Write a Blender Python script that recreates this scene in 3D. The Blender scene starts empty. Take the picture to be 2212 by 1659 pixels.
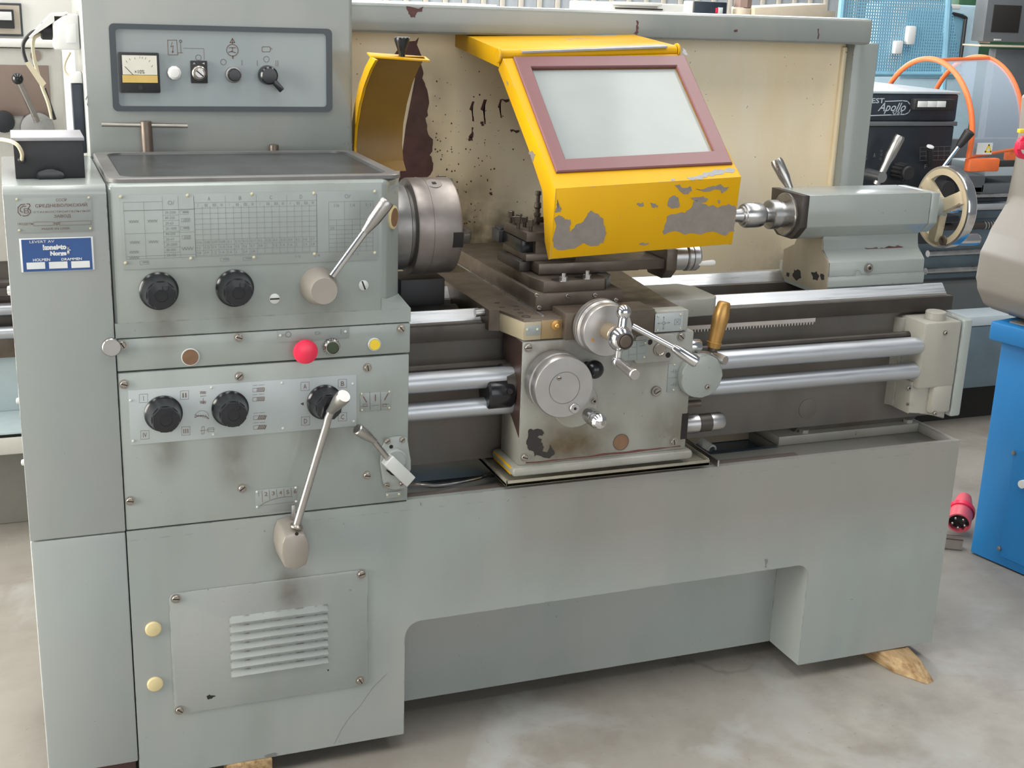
import bpy, bmesh, math, random
from mathutils import Vector, Matrix

# ---------------------------------------------------------------- camera
IW, IH, FPX = 2212.0, 1659.0, 2771.654
CR = Vector((0.93365159, -0.3565643, 0.03400897))     # camera right
CD = Vector((-0.07208602, -0.28005909, -0.95727243))  # camera down
CF = Vector((0.3508537, 0.89130736, -0.28718091))     # camera forward
CL = Vector((-0.14883497, -2.31883445, 1.55243025))   # camera location (metres)
sc = bpy.context.scene
col = sc.collection
cd = bpy.data.cameras.new('camera')
cam = bpy.data.objects.new('camera', cd); col.objects.link(cam)
cd.sensor_width = 36.0; cd.lens = FPX * 36.0 / IW; cd.clip_start = 0.05; cd.clip_end = 100
cam.matrix_world = Matrix(((CR.x, -CD.x, -CF.x, CL.x), (CR.y, -CD.y, -CF.y, CL.y), (CR.z, -CD.z, -CF.z, CL.z), (0, 0, 0, 1)))
sc.camera = cam
sc.cycles.use_light_tree = False; sc.cycles.max_bounces = 5; sc.cycles.diffuse_bounces = 2; sc.cycles.glossy_bounces = 3; sc.cycles.transparent_max_bounces = 8

# ---------------------------------------------------------------- light
sc.view_settings.view_transform = 'Standard'
sc.view_settings.look = 'None'
sc.view_settings.gamma = 1.0
sc.view_settings.use_curve_mapping = False
sc.view_settings.exposure = -0.14
w = bpy.data.worlds.new('hall_daylight'); sc.world = w; w.use_nodes = True
bg = w.node_tree.nodes['Background']; bg.inputs[0].default_value = (0.88, 0.94, 1.0, 1); bg.inputs[1].default_value = 0.24

def area(name, loc, size, rot, power, colr=(1, 1, 1)):
    l = bpy.data.lights.new(name, 'AREA'); l.shape = 'RECTANGLE'; l.size = size[0]; l.size_y = size[1]
    l.energy = power; l.color = colr
    o = bpy.data.objects.new(name, l); col.objects.link(o); o.location = loc; o.rotation_euler = rot
    return o
# roof lights of the hall (long strips in the roof) and the big gate opening to the left
for i, x in enumerate((-3.5, 0.2, 3.95)):
    area('roof_light', (x, 2.0, 6.4), (1.3, 11.0), (0, 0, 0), 400, (1.0, 0.985, 0.95))
area('gate_daylight', (-6.0, 1.2, 2.2), (4.2, 7.0), (0, math.radians(-90), 0), 1700, (1.0, 0.96, 0.88))

area('front_fill_light', (1.5, -8.0, 2.6), (9.0, 4.4), (math.radians(90), 0, 0), 310, (0.97, 0.99, 1.0))  # unseen lamp behind the camera, added to lift the front faces
area('back_rim_light', (1.0, 8.8, 3.9), (15.0, 2.4), (math.radians(-82), 0, 0), 900, (0.93, 0.97, 1.0))  # added lamp at the back wall, for sheen and rim light on top surfaces

# ---------------------------------------------------------------- helpers
AX = {'X': 0, 'Y': 1, 'Z': 2}
def P(px, py, ax, v):
    """point of the place that the photo shows at (px, py), on the plane ax = v"""
    r = CR * ((px - IW / 2) / FPX) + CD * ((py - IH / 2) / FPX) + CF
    i = AX[ax]
    return CL + r * ((v - CL[i]) / r[i])
def V(*a): return Vector(a)

class MB:
    def __init__(s): s.bm = bmesh.new()
    def _in(s, t, mi, mx=None):
        for f in t.faces: f.material_index = mi
        bmesh.ops.recalc_face_normals(t, faces=t.faces)
        if mx is not None: t.transform(mx)
        me = bpy.data.meshes.new('t'); t.to_mesh(me); t.free()
        s.bm.from_mesh(me); bpy.data.meshes.remove(me); return s
    def box(s, x0, x1, y0, y1, z0, z1, b=0.0, mi=0, seg=2, mx=None):
        t = bmesh.new(); bmesh.ops.create_cube(t, size=1)
        for v in t.verts:
            v.co = Vector(((x0 + x1) / 2 + v.co.x * (x1 - x0), (y0 + y1) / 2 + v.co.y * (y1 - y0), (z0 + z1) / 2 + v.co.z * (z1 - z0)))
        if b > 0: bmesh.ops.bevel(t, geom=list(t.edges), offset=b, segments=seg, profile=0.5, affect='EDGES', clamp_overlap=True)
        return s._in(t, mi, mx)
    def prism(s, pts, ax, a0, a1, b=0.0, mi=0, seg=2, mx=None):
        t = bmesh.new()
        def mk(p, a):
            return {'X': (a, p[0], p[1]), 'Y': (p[0], a, p[1]), 'Z': (p[0], p[1], a)}[ax]
        A = [t.verts.new(mk(p, a0)) for p in pts]; B = [t.verts.new(mk(p, a1)) for p in pts]
        n = len(pts); t.faces.new(A); t.faces.new(B[::-1])
        for i in range(n): t.faces.new((A[i], A[(i + 1) % n], B[(i + 1) % n], B[i]))
        if b > 0: bmesh.ops.bevel(t, geom=list(t.edges), offset=b, segments=seg, profile=0.5, affect='EDGES', clamp_overlap=True)
        return s._in(t, mi, mx)
    def poly3(s, top, bot, mi=0, b=0.0):
        """solid between two matching loops of 3D points"""
        t = bmesh.new(); A = [t.verts.new(p) for p in top]; B = [t.verts.new(p) for p in bot]; n = len(top)
        t.faces.new(A); t.faces.new(B[::-1])
        for i in range(n): t.faces.new((A[i], A[(i + 1) % n], B[(i + 1) % n], B[i]))
        if b > 0: bmesh.ops.bevel(t, geom=list(t.edges), offset=b, segments=2, profile=0.5, affect='EDGES', clamp_overlap=True)
        return s._in(t, mi)
    def rev(s, prof, o, d, seg=32, mi=0, ang=0.0):
        """body of revolution, prof = [(radius, height along d)]"""
        d = Vector(d).normalized(); o = Vector(o)
        u = d.orthogonal().normalized() if abs(d.z) > .9 else Vector((0, 0, 1)).cross(d).normalized()
        v = d.cross(u); t = bmesh.new(); rings = []
        for r, h in prof:
            c = o + d * h
            if r < 1e-6: rings.append([t.verts.new(c)])
            else: rings.append([t.verts.new(c + (u * math.cos(ang + 2 * math.pi * k / seg) + v * math.sin(ang + 2 * math.pi * k / seg)) * r) for k in range(seg)])
        for a, b in zip(rings, rings[1:]):
            if len(a) == 1 and len(b) == 1: continue
            for k in range(seg):
                k2 = (k + 1) % seg
                if len(a) == 1: t.faces.new((a[0], b[k2], b[k]))
                elif len(b) == 1: t.faces.new((a[k], a[k2], b[0]))
                else: t.faces.new((a[k], a[k2], b[k2], b[k]))
        if len(rings[0]) > 1: t.faces.new(rings[0][::-1])
        if len(rings[-1]) > 1: t.faces.new(rings[-1])
        return s._in(t, mi)
    def ring(s, ro, ri, o, d, h, seg=32, mi=0, b=0.0):
        d = Vector(d).normalized(); o = Vector(o)
        u = d.orthogonal().normalized(); v = d.cross(u); t = bmesh.new()
        def R(r, hh): return [t.verts.new(o + d * hh + (u * math.cos(2 * math.pi * k / seg) + v * math.sin(2 * math.pi * k / seg)) * r) for k in range(seg)]
        L = [R(ro, 0), R(ro, h), R(ri, h), R(ri, 0)] if b <= 0 else [R(ro - b, 0), R(ro, b), R(ro, h - b), R(ro - b, h), R(ri + b, h), R(ri, h - b), R(ri, b), R(ri + b, 0)]
        for i in range(len(L)):
            a, c = L[i], L[(i + 1) % len(L)]
            for k in range(seg): t.faces.new((a[k], a[(k + 1) % seg], c[(k + 1) % seg], c[k]))
        return s._in(t, mi)
    def ball(s, c, r, mi=0, seg=20):
        pr = [(r * math.sin(math.pi * i / 10), -r * math.cos(math.pi * i / 10)) for i in range(11)]
        pr[0] = (0, -r); pr[-1] = (0, r)
        return s.rev(pr, c, (0, 0, 1), seg, mi)
    def tube(s, pts, r, seg=10, mi=0, smooth=0):
        pts = [Vector(p) for p in pts]
        if smooth:
            q = []
            n = len(pts)
            for i in range(n - 1):
                p0, p1, p2, p3 = pts[max(i - 1, 0)], pts[i], pts[i + 1], pts[min(i + 2, n - 1)]
                for k in range(smooth):
                    tt = k / smooth
                    q.append(0.5 * ((2 * p1) + (p2 - p0) * tt + (2 * p0 - 5 * p1 + 4 * p2 - p3) * tt ** 2 + (3 * p1 - p0 - 3 * p2 + p3) * tt ** 3))
            q.append(pts[-1]); pts = q
        n = len(pts); rr = r if isinstance(r, (list, tuple)) else [r] * n
        if len(rr) != n: rr = [rr[0] + (rr[-1] - rr[0]) * i / (n - 1) for i in range(n)]
        t = bmesh.new(); rings = []; u = None
        for i, p in enumerate(pts):
            d = (pts[min(i + 1, n - 1)] - pts[max(i - 1, 0)]).normalized()
            if u is None: u = d.orthogonal().normalized()
            else: u = (u - d * u.dot(d)).normalized()
            v = d.cross(u)
            rings.append([t.verts.new(p + (u * math.cos(2 * math.pi * k / seg) + v * math.sin(2 * math.pi * k / seg)) * rr[i]) for k in range(seg)])
        for a, b in zip(rings, rings[1:]):
            for k in range(seg): t.faces.new((a[k], a[(k + 1) % seg], b[(k + 1) % seg], b[k]))
        t.faces.new(rings[0][::-1]); t.faces.new(rings[-1])
        return s._in(t, mi)
    def quad(s, pts, mi=0):
        t = bmesh.new(); t.faces.new([t.verts.new(p) for p in pts])
        for f in t.faces: f.material_index = mi
        me = bpy.data.meshes.new('t'); t.to_mesh(me); t.free(); s.bm.from_mesh(me); bpy.data.meshes.remove(me); return s
    # ---- flat print on planes y = const (faces the -Y side)
    def line(s, pts, wd, Y, mi=0, closed=False):
        pts = [Vector((p[0], p[1])) for p in pts]
        if closed: pts.append(pts[0])
        for a, b in zip(pts, pts[1:]):
            d = b - a
            if d.length < 1e-7: continue
            d.normalize(); n = Vector((-d.y, d.x)) * wd / 2; e = d * wd * .35
            q = [a - e - n, b + e - n, b + e + n, a - e + n]
            s.quad([(p.x, Y, p.y) for p in q], mi)
        return s
    def pline(s, pts, wd, Y, mi=0, closed=False):
        return s.line([(lambda c: (c.x, c.z))(P(a, b, 'Y', Y)) for a, b in pts], wd, Y, mi, closed)
    def pcirc(s, cx, cy, r, wd, Y, mi=0, n=16, a0=0, a1=360):
        c = P(cx, cy, 'Y', Y); rr = (P(cx + r, cy, 'Y', Y) - c).length
        pts = [(c.x + rr * math.cos(math.radians(a0 + (a1 - a0) * k / n)), c.z + rr * math.sin(math.radians(a0 + (a1 - a0) * k / n))) for k in range(n + 1)]
        return s.line(pts, wd, Y, mi)
    def prect(s, x0, y0, x1, y1, Y, mi=0):
        a, b = P(x0, y0, 'Y', Y), P(x1, y1, 'Y', Y)
        return s.quad([(a.x, Y, b.z), (b.x, Y, b.z), (b.x, Y, a.z), (a.x, Y, a.z)], mi)
    def text(s, body, x0, x1, z0, z1, Y, mi=0, mx=None, shear=0.0, bold=0.0):
        c = bpy.data.curves.new('t', 'FONT'); c.body = body; c.resolution_u = 2; c.shear = shear; c.offset = bold
        o = bpy.data.objects.new('t', c); col.objects.link(o); bpy.context.view_layer.update()
        me = bpy.data.meshes.new_from_object(o)
        xs = [v.co.x for v in me.vertices]; ys = [v.co.y for v in me.vertices]
        if xs:
            ax, bx, ay, by = min(xs), max(xs), min(ys), max(ys)
            sx = (x1 - x0) / max(bx - ax, 1e-4); sz = (z1 - z0) / max(by - ay, 1e-4)
            if len(body) == 1 and body in 'I1l|': sx = sz * .6; x0 = (x0 + x1) / 2 - (bx - ax) * sx / 2
            for v in me.vertices:
                p = Vector((x0 + (v.co.x - ax) * sx, Y, z0 + (v.co.y - ay) * sz))
                v.co = mx @ p if mx is not None else p
            for p in me.polygons: p.material_index = mi
            s.bm.from_mesh(me)
        bpy.data.meshes.remove(me); bpy.data.objects.remove(o); bpy.data.curves.remove(c)
        return s
    def ptext(s, body, x0, y0, x1, y1, Y, mi=0, **k):
        """print filling the photo box x0,y0 (top left) .. x1,y1"""
        a, b = P(x0, y1, 'Y', Y), P(x1, y0, 'Y', Y)
        return s.text(body, a.x, b.x, a.z, b.z, Y, mi, **k)
    def build(s, name, mats, parent=None, loc=None, sharp=28, kind=None):
        me = bpy.data.meshes.new(name); s.bm.to_mesh(me); s.bm.free()
        for m in (mats if isinstance(mats, (list, tuple)) else [mats]): me.materials.append(m)
        for p in me.polygons: p.use_smooth = True
        me.set_sharp_from_angle(angle=math.radians(sharp))
        o = bpy.data.objects.new(name, me); col.objects.link(o)
        put(o, parent, loc)
        if kind: o['kind'] = kind
        return o

WORLD = {}
def put(o, parent, loc=None):
    """place o at world position loc (default origin, the mesh then holds place coordinates)"""
    l = Vector(loc) if loc is not None else Vector((0, 0, 0))
    WORLD[o.name] = l
    if parent is not None:
        o.parent = parent; o.location = l - WORLD[parent.name]
    else: o.location = l
def thing(name, label, cat, loc, group=None):
    o = bpy.data.objects.new(name, None); col.objects.link(o); o.empty_display_size = .05
    put(o, None, loc); o['label'] = label; o['category'] = cat
    if group: o['group'] = group
    return o
def tag(o, label, cat, group=None):
    o['label'] = label; o['category'] = cat
    if group: o['group'] = group
    return o
def copy_of(src, name, parent, loc, rot=None):
    o = bpy.data.objects.new(name, src.data); col.objects.link(o); put(o, parent, loc)
    if rot is not None: o.rotation_euler = rot
    return o

# ---------------------------------------------------------------- materials
def lin(r, g, b):
    f = lambda c: ((c / 255 + .055) / 1.055) ** 2.4 if c > 10 else c / 255 / 12.92
    return (f(r), f(g), f(b), 1)
def base(name, c, rough=.5, metal=0.0, spec=.5):
    m = bpy.data.materials.new(name); m.use_nodes = True
    b = m.node_tree.nodes['Principled BSDF']
    b.inputs['Base Color'].default_value = c; b.inputs['Roughness'].default_value = rough
    b.inputs['Metallic'].default_value = metal; b.inputs['Specular IOR Level'].default_value = spec
    return m, m.node_tree, b
def nz(nt, scale, detail=4, vec=None, rough=.55, dist=0.0):
    n = nt.nodes.new('ShaderNodeTexNoise'); n.inputs['Scale'].default_value = scale
    n.inputs['Detail'].default_value = detail; n.inputs['Roughness'].default_value = rough; n.inputs['Distortion'].default_value = dist
    if vec is not None: nt.links.new(vec, n.inputs['Vector'])
    return n.outputs['Fac']
def ramp(nt, src, a, b, c0=(0, 0, 0, 1), c1=(1, 1, 1, 1)):
    r = nt.nodes.new('ShaderNodeValToRGB'); r.color_ramp.elements[0].position = a; r.color_ramp.elements[1].position = b
    r.color_ramp.elements[0].color = c0; r.color_ramp.elements[1].color = c1
    nt.links.new(src, r.inputs[0]); return r.outputs[0]
def mixc(nt, fac, a, b, mode='MIX'):
    m = nt.nodes.new('ShaderNodeMix'); m.data_type = 'RGBA'; m.blend_type = mode
    for i, v in ((0, fac), (6, a), (7, b)):
        if hasattr(v, 'is_linked') or hasattr(v, 'links'): nt.links.new(v, m.inputs[i])
        else: m.inputs[i].default_value = v
    return m.outputs[2]
def mth(nt, op, a, b=None):
    m = nt.nodes.new('ShaderNodeMath'); m.operation = op
    for i, v in ((0, a), (1, b)):
        if v is None: continue
        if hasattr(v, 'links'): nt.links.new(v, m.inputs[i])
        else: m.inputs[i].default_value = v
    return m.outputs[0]
def coords(nt, sx=1, sy=1, sz=1):
    t = nt.nodes.new('ShaderNodeTexCoord'); m = nt.nodes.new('ShaderNodeMapping')
    m.inputs['Scale'].default_value = (sx, sy, sz); nt.links.new(t.outputs['Object'], m.inputs['Vector']); return m.outputs[0]
def bump(nt, b, h, strength=.1, dist=.002):
    n = nt.nodes.new('ShaderNodeBump'); n.inputs['Strength'].default_value = strength; n.inputs['Distance'].default_value = dist
    nt.links.new(h, n.inputs['Height']); nt.links.new(n.outputs[0], b.inputs['Normal'])
def paint(name, c, rough=.42, var=.12, tint=None, grime=.18, gcol=(.16, .12, .07, 1), speck=.35, scol=(.10, .085, .075, 1), edge=0.0, orange=0.0, coat=0.0, spec=.5):
    """machine paint: uneven tone, oily grime, small chips, worn edges"""
    m, nt, b = base(name, c, rough)
    co = coords(nt)
    tint = tint or (c[0] * 1.02, c[1] * .985, c[2] * .96, 1)
    colr = mixc(nt, ramp(nt, nz(nt, 3.2, 3, co), .35, .65), c, tint)
    dk = tuple(x * (1 - var) for x in c[:3]) + (1,)
    colr = mixc(nt, ramp(nt, nz(nt, 7, 4, coords(nt, 1, 1, .35)), .45, .75), colr, dk)
    if grime: colr = mixc(nt, mth(nt, 'MULTIPLY', ramp(nt, nz(nt, 4.2, 6, coords(nt, 1.6, 1.6, .55)), .52, .78), grime), colr, gcol)
    if speck:
        colr = mixc(nt, mth(nt, 'MULTIPLY', ramp(nt, nz(nt, 95, 2, co), .735, .75), mth(nt, 'MULTIPLY', ramp(nt, nz(nt, 5, 2, co), .45, .6), speck * 2)), colr, scol)
    if edge:
        bv = nt.nodes.new('ShaderNodeBevel'); bv.samples = 2; bv.inputs['Radius'].default_value = .0035
        ge = nt.nodes.new('ShaderNodeNewGeometry'); dt = nt.nodes.new('ShaderNodeVectorMath'); dt.operation = 'DOT_PRODUCT'
        nt.links.new(bv.outputs[0], dt.inputs[0]); nt.links.new(ge.outputs['True Normal'], dt.inputs[1])
        e = ramp(nt, dt.outputs['Value'], .80, .97, (1, 1, 1, 1), (0, 0, 0, 1))
        e = mth(nt, 'MULTIPLY', e, ramp(nt, nz(nt, 38, 4, co), .56 - .1 * edge, .62))
        colr = mixc(nt, e, colr, scol)
    nt.links.new(colr, b.inputs['Base Color'])
    nt.links.new(ramp(nt, nz(nt, 6, 2, co), .2, .8, (rough - .03,) * 3 + (1,), (rough + .06,) * 3 + (1,)), b.inputs['Roughness'])
    b.inputs['Coat Weight'].default_value = coat; b.inputs['Coat Roughness'].default_value = .16; b.inputs['Specular IOR Level'].default_value = spec
    if orange: bump(nt, b, nz(nt, 160, 2, co), orange, .0006)
    return m
def metal(name, c, rough=.28, var=.25, dirt=0.0, dcol=(.05, .035, .02, 1), brushed=None, mt=1.0):
    m, nt, b = base(name, c, rough, mt)
    co = coords(nt, *(brushed or (1, 1, 1)))
    colr = mixc(nt, ramp(nt, nz(nt, 14, 5, co), .35, .7), c, tuple(x * (1 - var) for x in c[:3]) + (1,))
    if dirt:
        dm = mth(nt, 'MULTIPLY', ramp(nt, nz(nt, 6, 6, coords(nt)), .42, .72), dirt)
        colr = mixc(nt, dm, colr, dcol); nt.links.new(mth(nt, 'SUBTRACT', mt, mth(nt, 'MULTIPLY', dm, mt * .85)), b.inputs['Metallic'])
    nt.links.new(colr, b.inputs['Base Color'])
    nt.links.new(ramp(nt, nz(nt, 30, 4, co), .3, .75, (max(rough - .07, .03),) * 3 + (1,), (rough + .12,) * 3 + (1,)), b.inputs['Roughness'])
    return m
def plain(name, c, rough=.5, metal_=0.0, spec=.5, nv=.08, scale=25):
    m, nt, b = base(name, c, rough, metal_, spec)
    colr = mixc(nt, ramp(nt, nz(nt, scale, 4, coords(nt)), .35, .7), c, tuple(x * (1 - nv) for x in c[:3]) + (1,))
    nt.links.new(colr, b.inputs['Base Color']); return m

K = {}
K['grey'] = paint('grey_enamel', (0.275, 0.309, 0.297, 1), .38, edge=.8, coat=.7, spec=.3)
K['grey2'] = paint('grey_enamel_stand', (0.290, 0.322, 0.309, 1), .38, var=.09, tint=(0.310, 0.315, 0.306, 1), grime=.12, edge=.7)
K['cover'] = paint('grey_enamel_cover', (0.301, 0.333, 0.324, 1), .38, var=.07, tint=(0.308, 0.320, 0.311, 1), grime=.05, speck=.2, edge=.6, coat=.7, spec=.3)
K['apron'] = paint('grey_enamel_oily', (0.284, 0.285, 0.241, 1), .38, var=.18, tint=(0.323, 0.328, 0.305, 1), grime=.55, gcol=(.17, .12, .055, 1), speck=.6, edge=1.0)
K['tail'] = paint('grey_enamel_tailstock', (0.286, 0.317, 0.305, 1), .38, var=.07, grime=.10, speck=.5, edge=1.0, coat=.7, spec=.3)
K['tail_dirty'] = paint('stained_cream_enamel', (0.284, 0.252, 0.190, 1), .45, var=.25, grime=.55, speck=.8, edge=.6)
K['bracket'] = paint('cream_stained_enamel', (0.321, 0.318, 0.278, 1), .38, grime=.30, speck=.6, edge=.9)
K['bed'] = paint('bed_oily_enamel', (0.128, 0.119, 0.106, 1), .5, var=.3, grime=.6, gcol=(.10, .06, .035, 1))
K['panel'] = paint('panel_blue_grey', (0.284, 0.331, 0.340, 1), .35, var=.08, grime=.06, speck=.1)
K['ctrl'] = paint('control_box_enamel', (0.249, 0.274, 0.263, 1), .38, var=.08, tint=(0.284, 0.291, 0.273, 1), grime=.06, speck=.25, edge=.5, coat=.7, spec=.3)
K['beige'] = paint('splash_panel_beige', (.88, .725, .47, 1), .5, var=.06, grime=.10, speck=.8, tint=(.87, .765, .57, 1))
K['yellow'] = paint('yellow_enamel', (.60, .325, .001, 1), .42, var=.03, tint=(.63, .35, .001, 1), grime=.03, speck=.5, scol=(.30, .26, .23, 1), edge=.5, orange=0.0, spec=.22)
K['bare'] = plain('bare_primer', (.235, .205, .18, 1), .55, 0, .4, .15, 60)
K['barelight'] = plain('scuffed_primer_light', (.30, .30, .31, 1), .5, 0, .4, .15, 60)
K['maroon'] = paint('maroon_frame', (.165, .058, .062, 1), .36, var=.08, tint=(.17, .062, .072, 1), grime=.03, speck=0)
K['maroonp'] = plain('maroon_primer', (.13, .060, .058, 1), .6, 0, .3, .35, 30)
K['steel'] = metal('ground_steel', (.50, .50, .50, 1), .30, .18, .12)
K['way'] = metal('bright_way', (.56, .58, .605, 1), .34, .14, .10, brushed=(.3, 6, 6))
K['oily'] = metal('oily_brown_steel', (.150, .122, .098, 1), .40, .35, .7, (.055, .036, .022, 1), mt=.55)
K['oilyd'] = metal('dark_oily_steel', (.07, .062, .055, 1), .42, .3, .5, (.03, .022, .016, 1), mt=.5)
K['alu'] = metal('brushed_aluminium', (.44, .43, .425, 1), .36, .10, .05, brushed=(1, 1, 1), mt=.9)
K['castalu'] = plain('grey_tan_casting', (.33, .30, .265, 1), .38, .35, .5, .12, 10)
K['chrome'] = metal('chrome', (.68, .68, .69, 1), .10, .04, .05)
K['nickel'] = metal('satin_nickel', (.48, .465, .45, 1), .30, .08, .10)
K['tube'] = metal('feed_rod_steel', (.46, .48, .51, 1), .36, .10, .05, brushed=(.5, 5, 5), mt=.7)
K['chuck'] = metal('chuck_steel', (.29, .262, .245, 1), .38, .25, .5, (.11, .075, .055, 1), mt=.75)
K['chuckd'] = metal('chuck_backplate_steel', (.24, .235, .23, 1), .36, .25, .2, mt=.75)
K['white_ring'] = plain('pale_flange_enamel', (.55, .62, .68, 1), .35)
K['brass'] = metal('brass_lacquer', (.56, .32, .10, 1), .38, .25, .25, (.16, .085, .03, 1), mt=.75)
K['black'] = plain('black_bakelite', (.012, .013, .016, 1), .22, 0, .5, .3)
K['blackm'] = plain('black_matt', (.018, .018, .02, 1), .55)
K['blackbox'] = plain('black_plastic_box', (.010, .010, .012, 1), .45)
K['rubber'] = plain('dark_rubber_mat', (.055, .06, .062, 1), .33, 0, .5, .4, 9)
K['rubrim'] = plain('grey_rubber_rim', (.17, .165, .16, 1), .35, 0, .5, .3, 12)
K['dframe'] = plain('dark_blue_grey_frame', (.045, .055, .065, 1), .4)
K['plate'] = plain('anodised_plate', (.40, .44, .445, 1), .42, .15, .5, .10, 12)
K['plated'] = plain('worn_plate', (.29, .315, .305, 1), .45, .15, .5, .14, 9)
K['chartp'] = plain('chart_plate_worn', (.315, .345, .335, 1), .42, .1, .5, .14, 9)
K['printl'] = plain('faint_print', (.20, .215, .21, 1), .6)
K['print'] = plain('engraved_brown', (.14, .075, .055, 1), .6)
K['printg'] = plain('engraved_grey', (.17, .18, .175, 1), .6)
K['rivet'] = plain('brass_rivet', (.60, .58, .42, 1), .35, .5)
K['rivetw'] = plain('painted_rivet', (.60, .62, .60, 1), .4, .2)
K['screw'] = metal('screw_steel', (.40, .37, .33, 1), .35, .25, .35)
K['slot'] = plain('dark_slot', (.012, .010, .009, 1), .8)
K['red'] = plain('red_plastic', (.75, .025, .075, 1), .35, 0, .5, .05)
K['green'] = plain('dark_green_plastic', (.035, .055, .025, 1), .4)
K['yellowb'] = plain('yellow_button', (.80, .58, .03, 1), .35)
K['brownhole'] = plain('oil_sight_brown', (.22, .12, .065, 1), .30, 0, .5, .3, 40)
K['cream'] = plain('cream_plastic_cap', (.62, .52, .28, 1), .4)
K['white'] = plain('white_plastic', (.78, .78, .75, 1), .38, 0, .5, .04)
K['whitew'] = plain('white_enamel_wall', (.80, .80, .76, 1), .4, 0, .5, .05, 5)
K['cable'] = plain('cream_cable', (.62, .55, .38, 1), .5)
K['blue'] = paint('bright_blue_enamel', (.008, .20, .52, 1), .40, var=.10, tint=(.02, .215, .52, 1), grime=.0, speck=.1)
K['bluep'] = plain('blue_print', (.022, .075, .24, 1), .45)
K['paper'] = plain('white_print', (.70, .72, .72, 1), .5)
K['pan'] = plain('wet_chip_pan', (.085, .115, .14, 1), .22, .2, .6, .4, 6)
wm_, nt, b = base('pine_wood', (.42, .29, .15, 1), .7, 0, .3); co = coords(nt, 60, 6, 60)
nt.links.new(mixc(nt, ramp(nt, nz(nt, 1.6, 5, co), .35, .7), (.44, .31, .165, 1), (.20, .115, .05, 1)), b.inputs['Base Color']); bump(nt, b, nz(nt, 1.6, 5, co), .5, .003); K['wood'] = wm_
K['orange'] = plain('orange_guard', (.82, .17, .045, 1), .42)
K['navy'] = plain('navy_panel', (.022, .032, .046, 1), .42, 0, .5, .35, 30)
K['bgrey'] = plain('bg_grey_enamel', (.50, .50, .46, 1), .45)
K['apgrey'] = plain('slate_enamel', (.10, .145, .175, 1), .42, 0, .5, .25, 8)
K['aptop'] = plain('pale_blue_enamel', (.42, .49, .53, 1), .4)
K['ltblue'] = plain('sky_blue_mesh', (.20, .42, .56, 1), .5)
K['bgreen'] = plain('machine_green', (.035, .11, .055, 1), .45, 0, .5, .3, 5)
K['mon'] = plain('monitor_grey', (.11, .12, .13, 1), .5)
K['montan'] = plain('monitor_tan', (.25, .20, .17, 1), .5)
K['taupe'] = plain('taupe_enamel', (.29, .265, .23, 1), .45, 0, .5, .08, 6)
K['tan'] = plain('tan_casting', (.55, .47, .36, 1), .5)
K['lgreen'] = plain('pale_green_sheet', (.36, .44, .26, 1), .5)
# ================================================================ the setting
def concrete():
    m, nt, b = base('concrete_floor', (.4, .37, .32, 1), .5, 0, .4)
    co = coords(nt)
    c = mixc(nt, ramp(nt, nz(nt, .9, 5, co, .6), .35, .68), (.235, .217, .19, 1), (.34, .325, .292, 1))
    c = mixc(nt, ramp(nt, nz(nt, 3.5, 6, co, .65), .45, .75), c, (.20, .18, .155, 1))
    c = mixc(nt, mth(nt, 'MULTIPLY', ramp(nt, nz(nt, 2.0, 5, co, .6, 1.0), .58, .70), .55), c, (.38, .40, .395, 1))
    vo = nt.nodes.new('ShaderNodeTexVoronoi'); vo.feature = 'DISTANCE_TO_EDGE'; vo.inputs['Scale'].default_value = .85
    ds = nt.nodes.new('ShaderNodeVectorMath'); ds.operation = 'ADD'; nn = nt.nodes.new('ShaderNodeTexNoise'); nn.inputs['Scale'].default_value = 2.5; nn.inputs['Detail'].default_value = 6
    sc_ = nt.nodes.new('ShaderNodeVectorMath'); sc_.operation = 'SCALE'; sc_.inputs['Scale'].default_value = .55
    nt.links.new(co, nn.inputs['Vector']); nt.links.new(nn.outputs['Color'], sc_.inputs[0]); nt.links.new(co, ds.inputs[0]); nt.links.new(sc_.outputs[0], ds.inputs[1])
    nt.links.new(ds.outputs[0], vo.inputs['Vector'])
    cr = mth(nt, 'MULTIPLY', ramp(nt, vo.outputs['Distance'], .002, .008, (1, 1, 1, 1), (0, 0, 0, 1)), ramp(nt, nz(nt, 1.3, 2, co), .48, .60))
    c = mixc(nt, mth(nt, 'MULTIPLY', cr, .6), c, (.16, .145, .13, 1))
    c = mixc(nt, mth(nt, 'MULTIPLY', ramp(nt, nz(nt, 60, 2, co), .70, .74), .5), c, (.17, .15, .13, 1))
    nt.links.new(c, b.inputs['Base Color'])
    nt.links.new(ramp(nt, nz(nt, 2.2, 5, co), .35, .7, (.30, .30, .30, 1), (.62, .62, .62, 1)), b.inputs['Roughness'])
    bump(nt, b, nz(nt, 45, 6, co), .15, .002)
    return m
fl = MB().box(-7, 9, -5, 10, -.1, 0).build('floor', concrete()); fl['kind'] = 'structure'
wm = plain('wall_sheet', (.62, .66, .70, 1), .5, 0, .4, .12, 2)
wb = MB().box(-7, 9, 9.0, 9.1, 0, 5.2).build('wall_back', wm); wb['kind'] = 'structure'
pm = MB().box(-.065, .065, -.02, .0, 0, 5.1, .004); pj = plain('wall_rib_cream', (.66, .62, .55, 1), .5)
p0 = pm.build('panel', plain('wall_panel_grey', (.50, .55, .60, 1), .45, 0, .4, .2, 3), wb, (2.0, 9.0, .02))
r0 = MB().box(-.022, .022, -.045, .0, 0, 5.1, .004).build('rib', pj, wb, (2.09, 9.0, .02))
for i in range(1, 34):
    copy_of(p0, 'panel', wb, (2.0 + .18 * i, 9.0, .02)); copy_of(r0, 'rib', wb, (2.09 + .18 * i, 9.0, .02))

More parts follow.
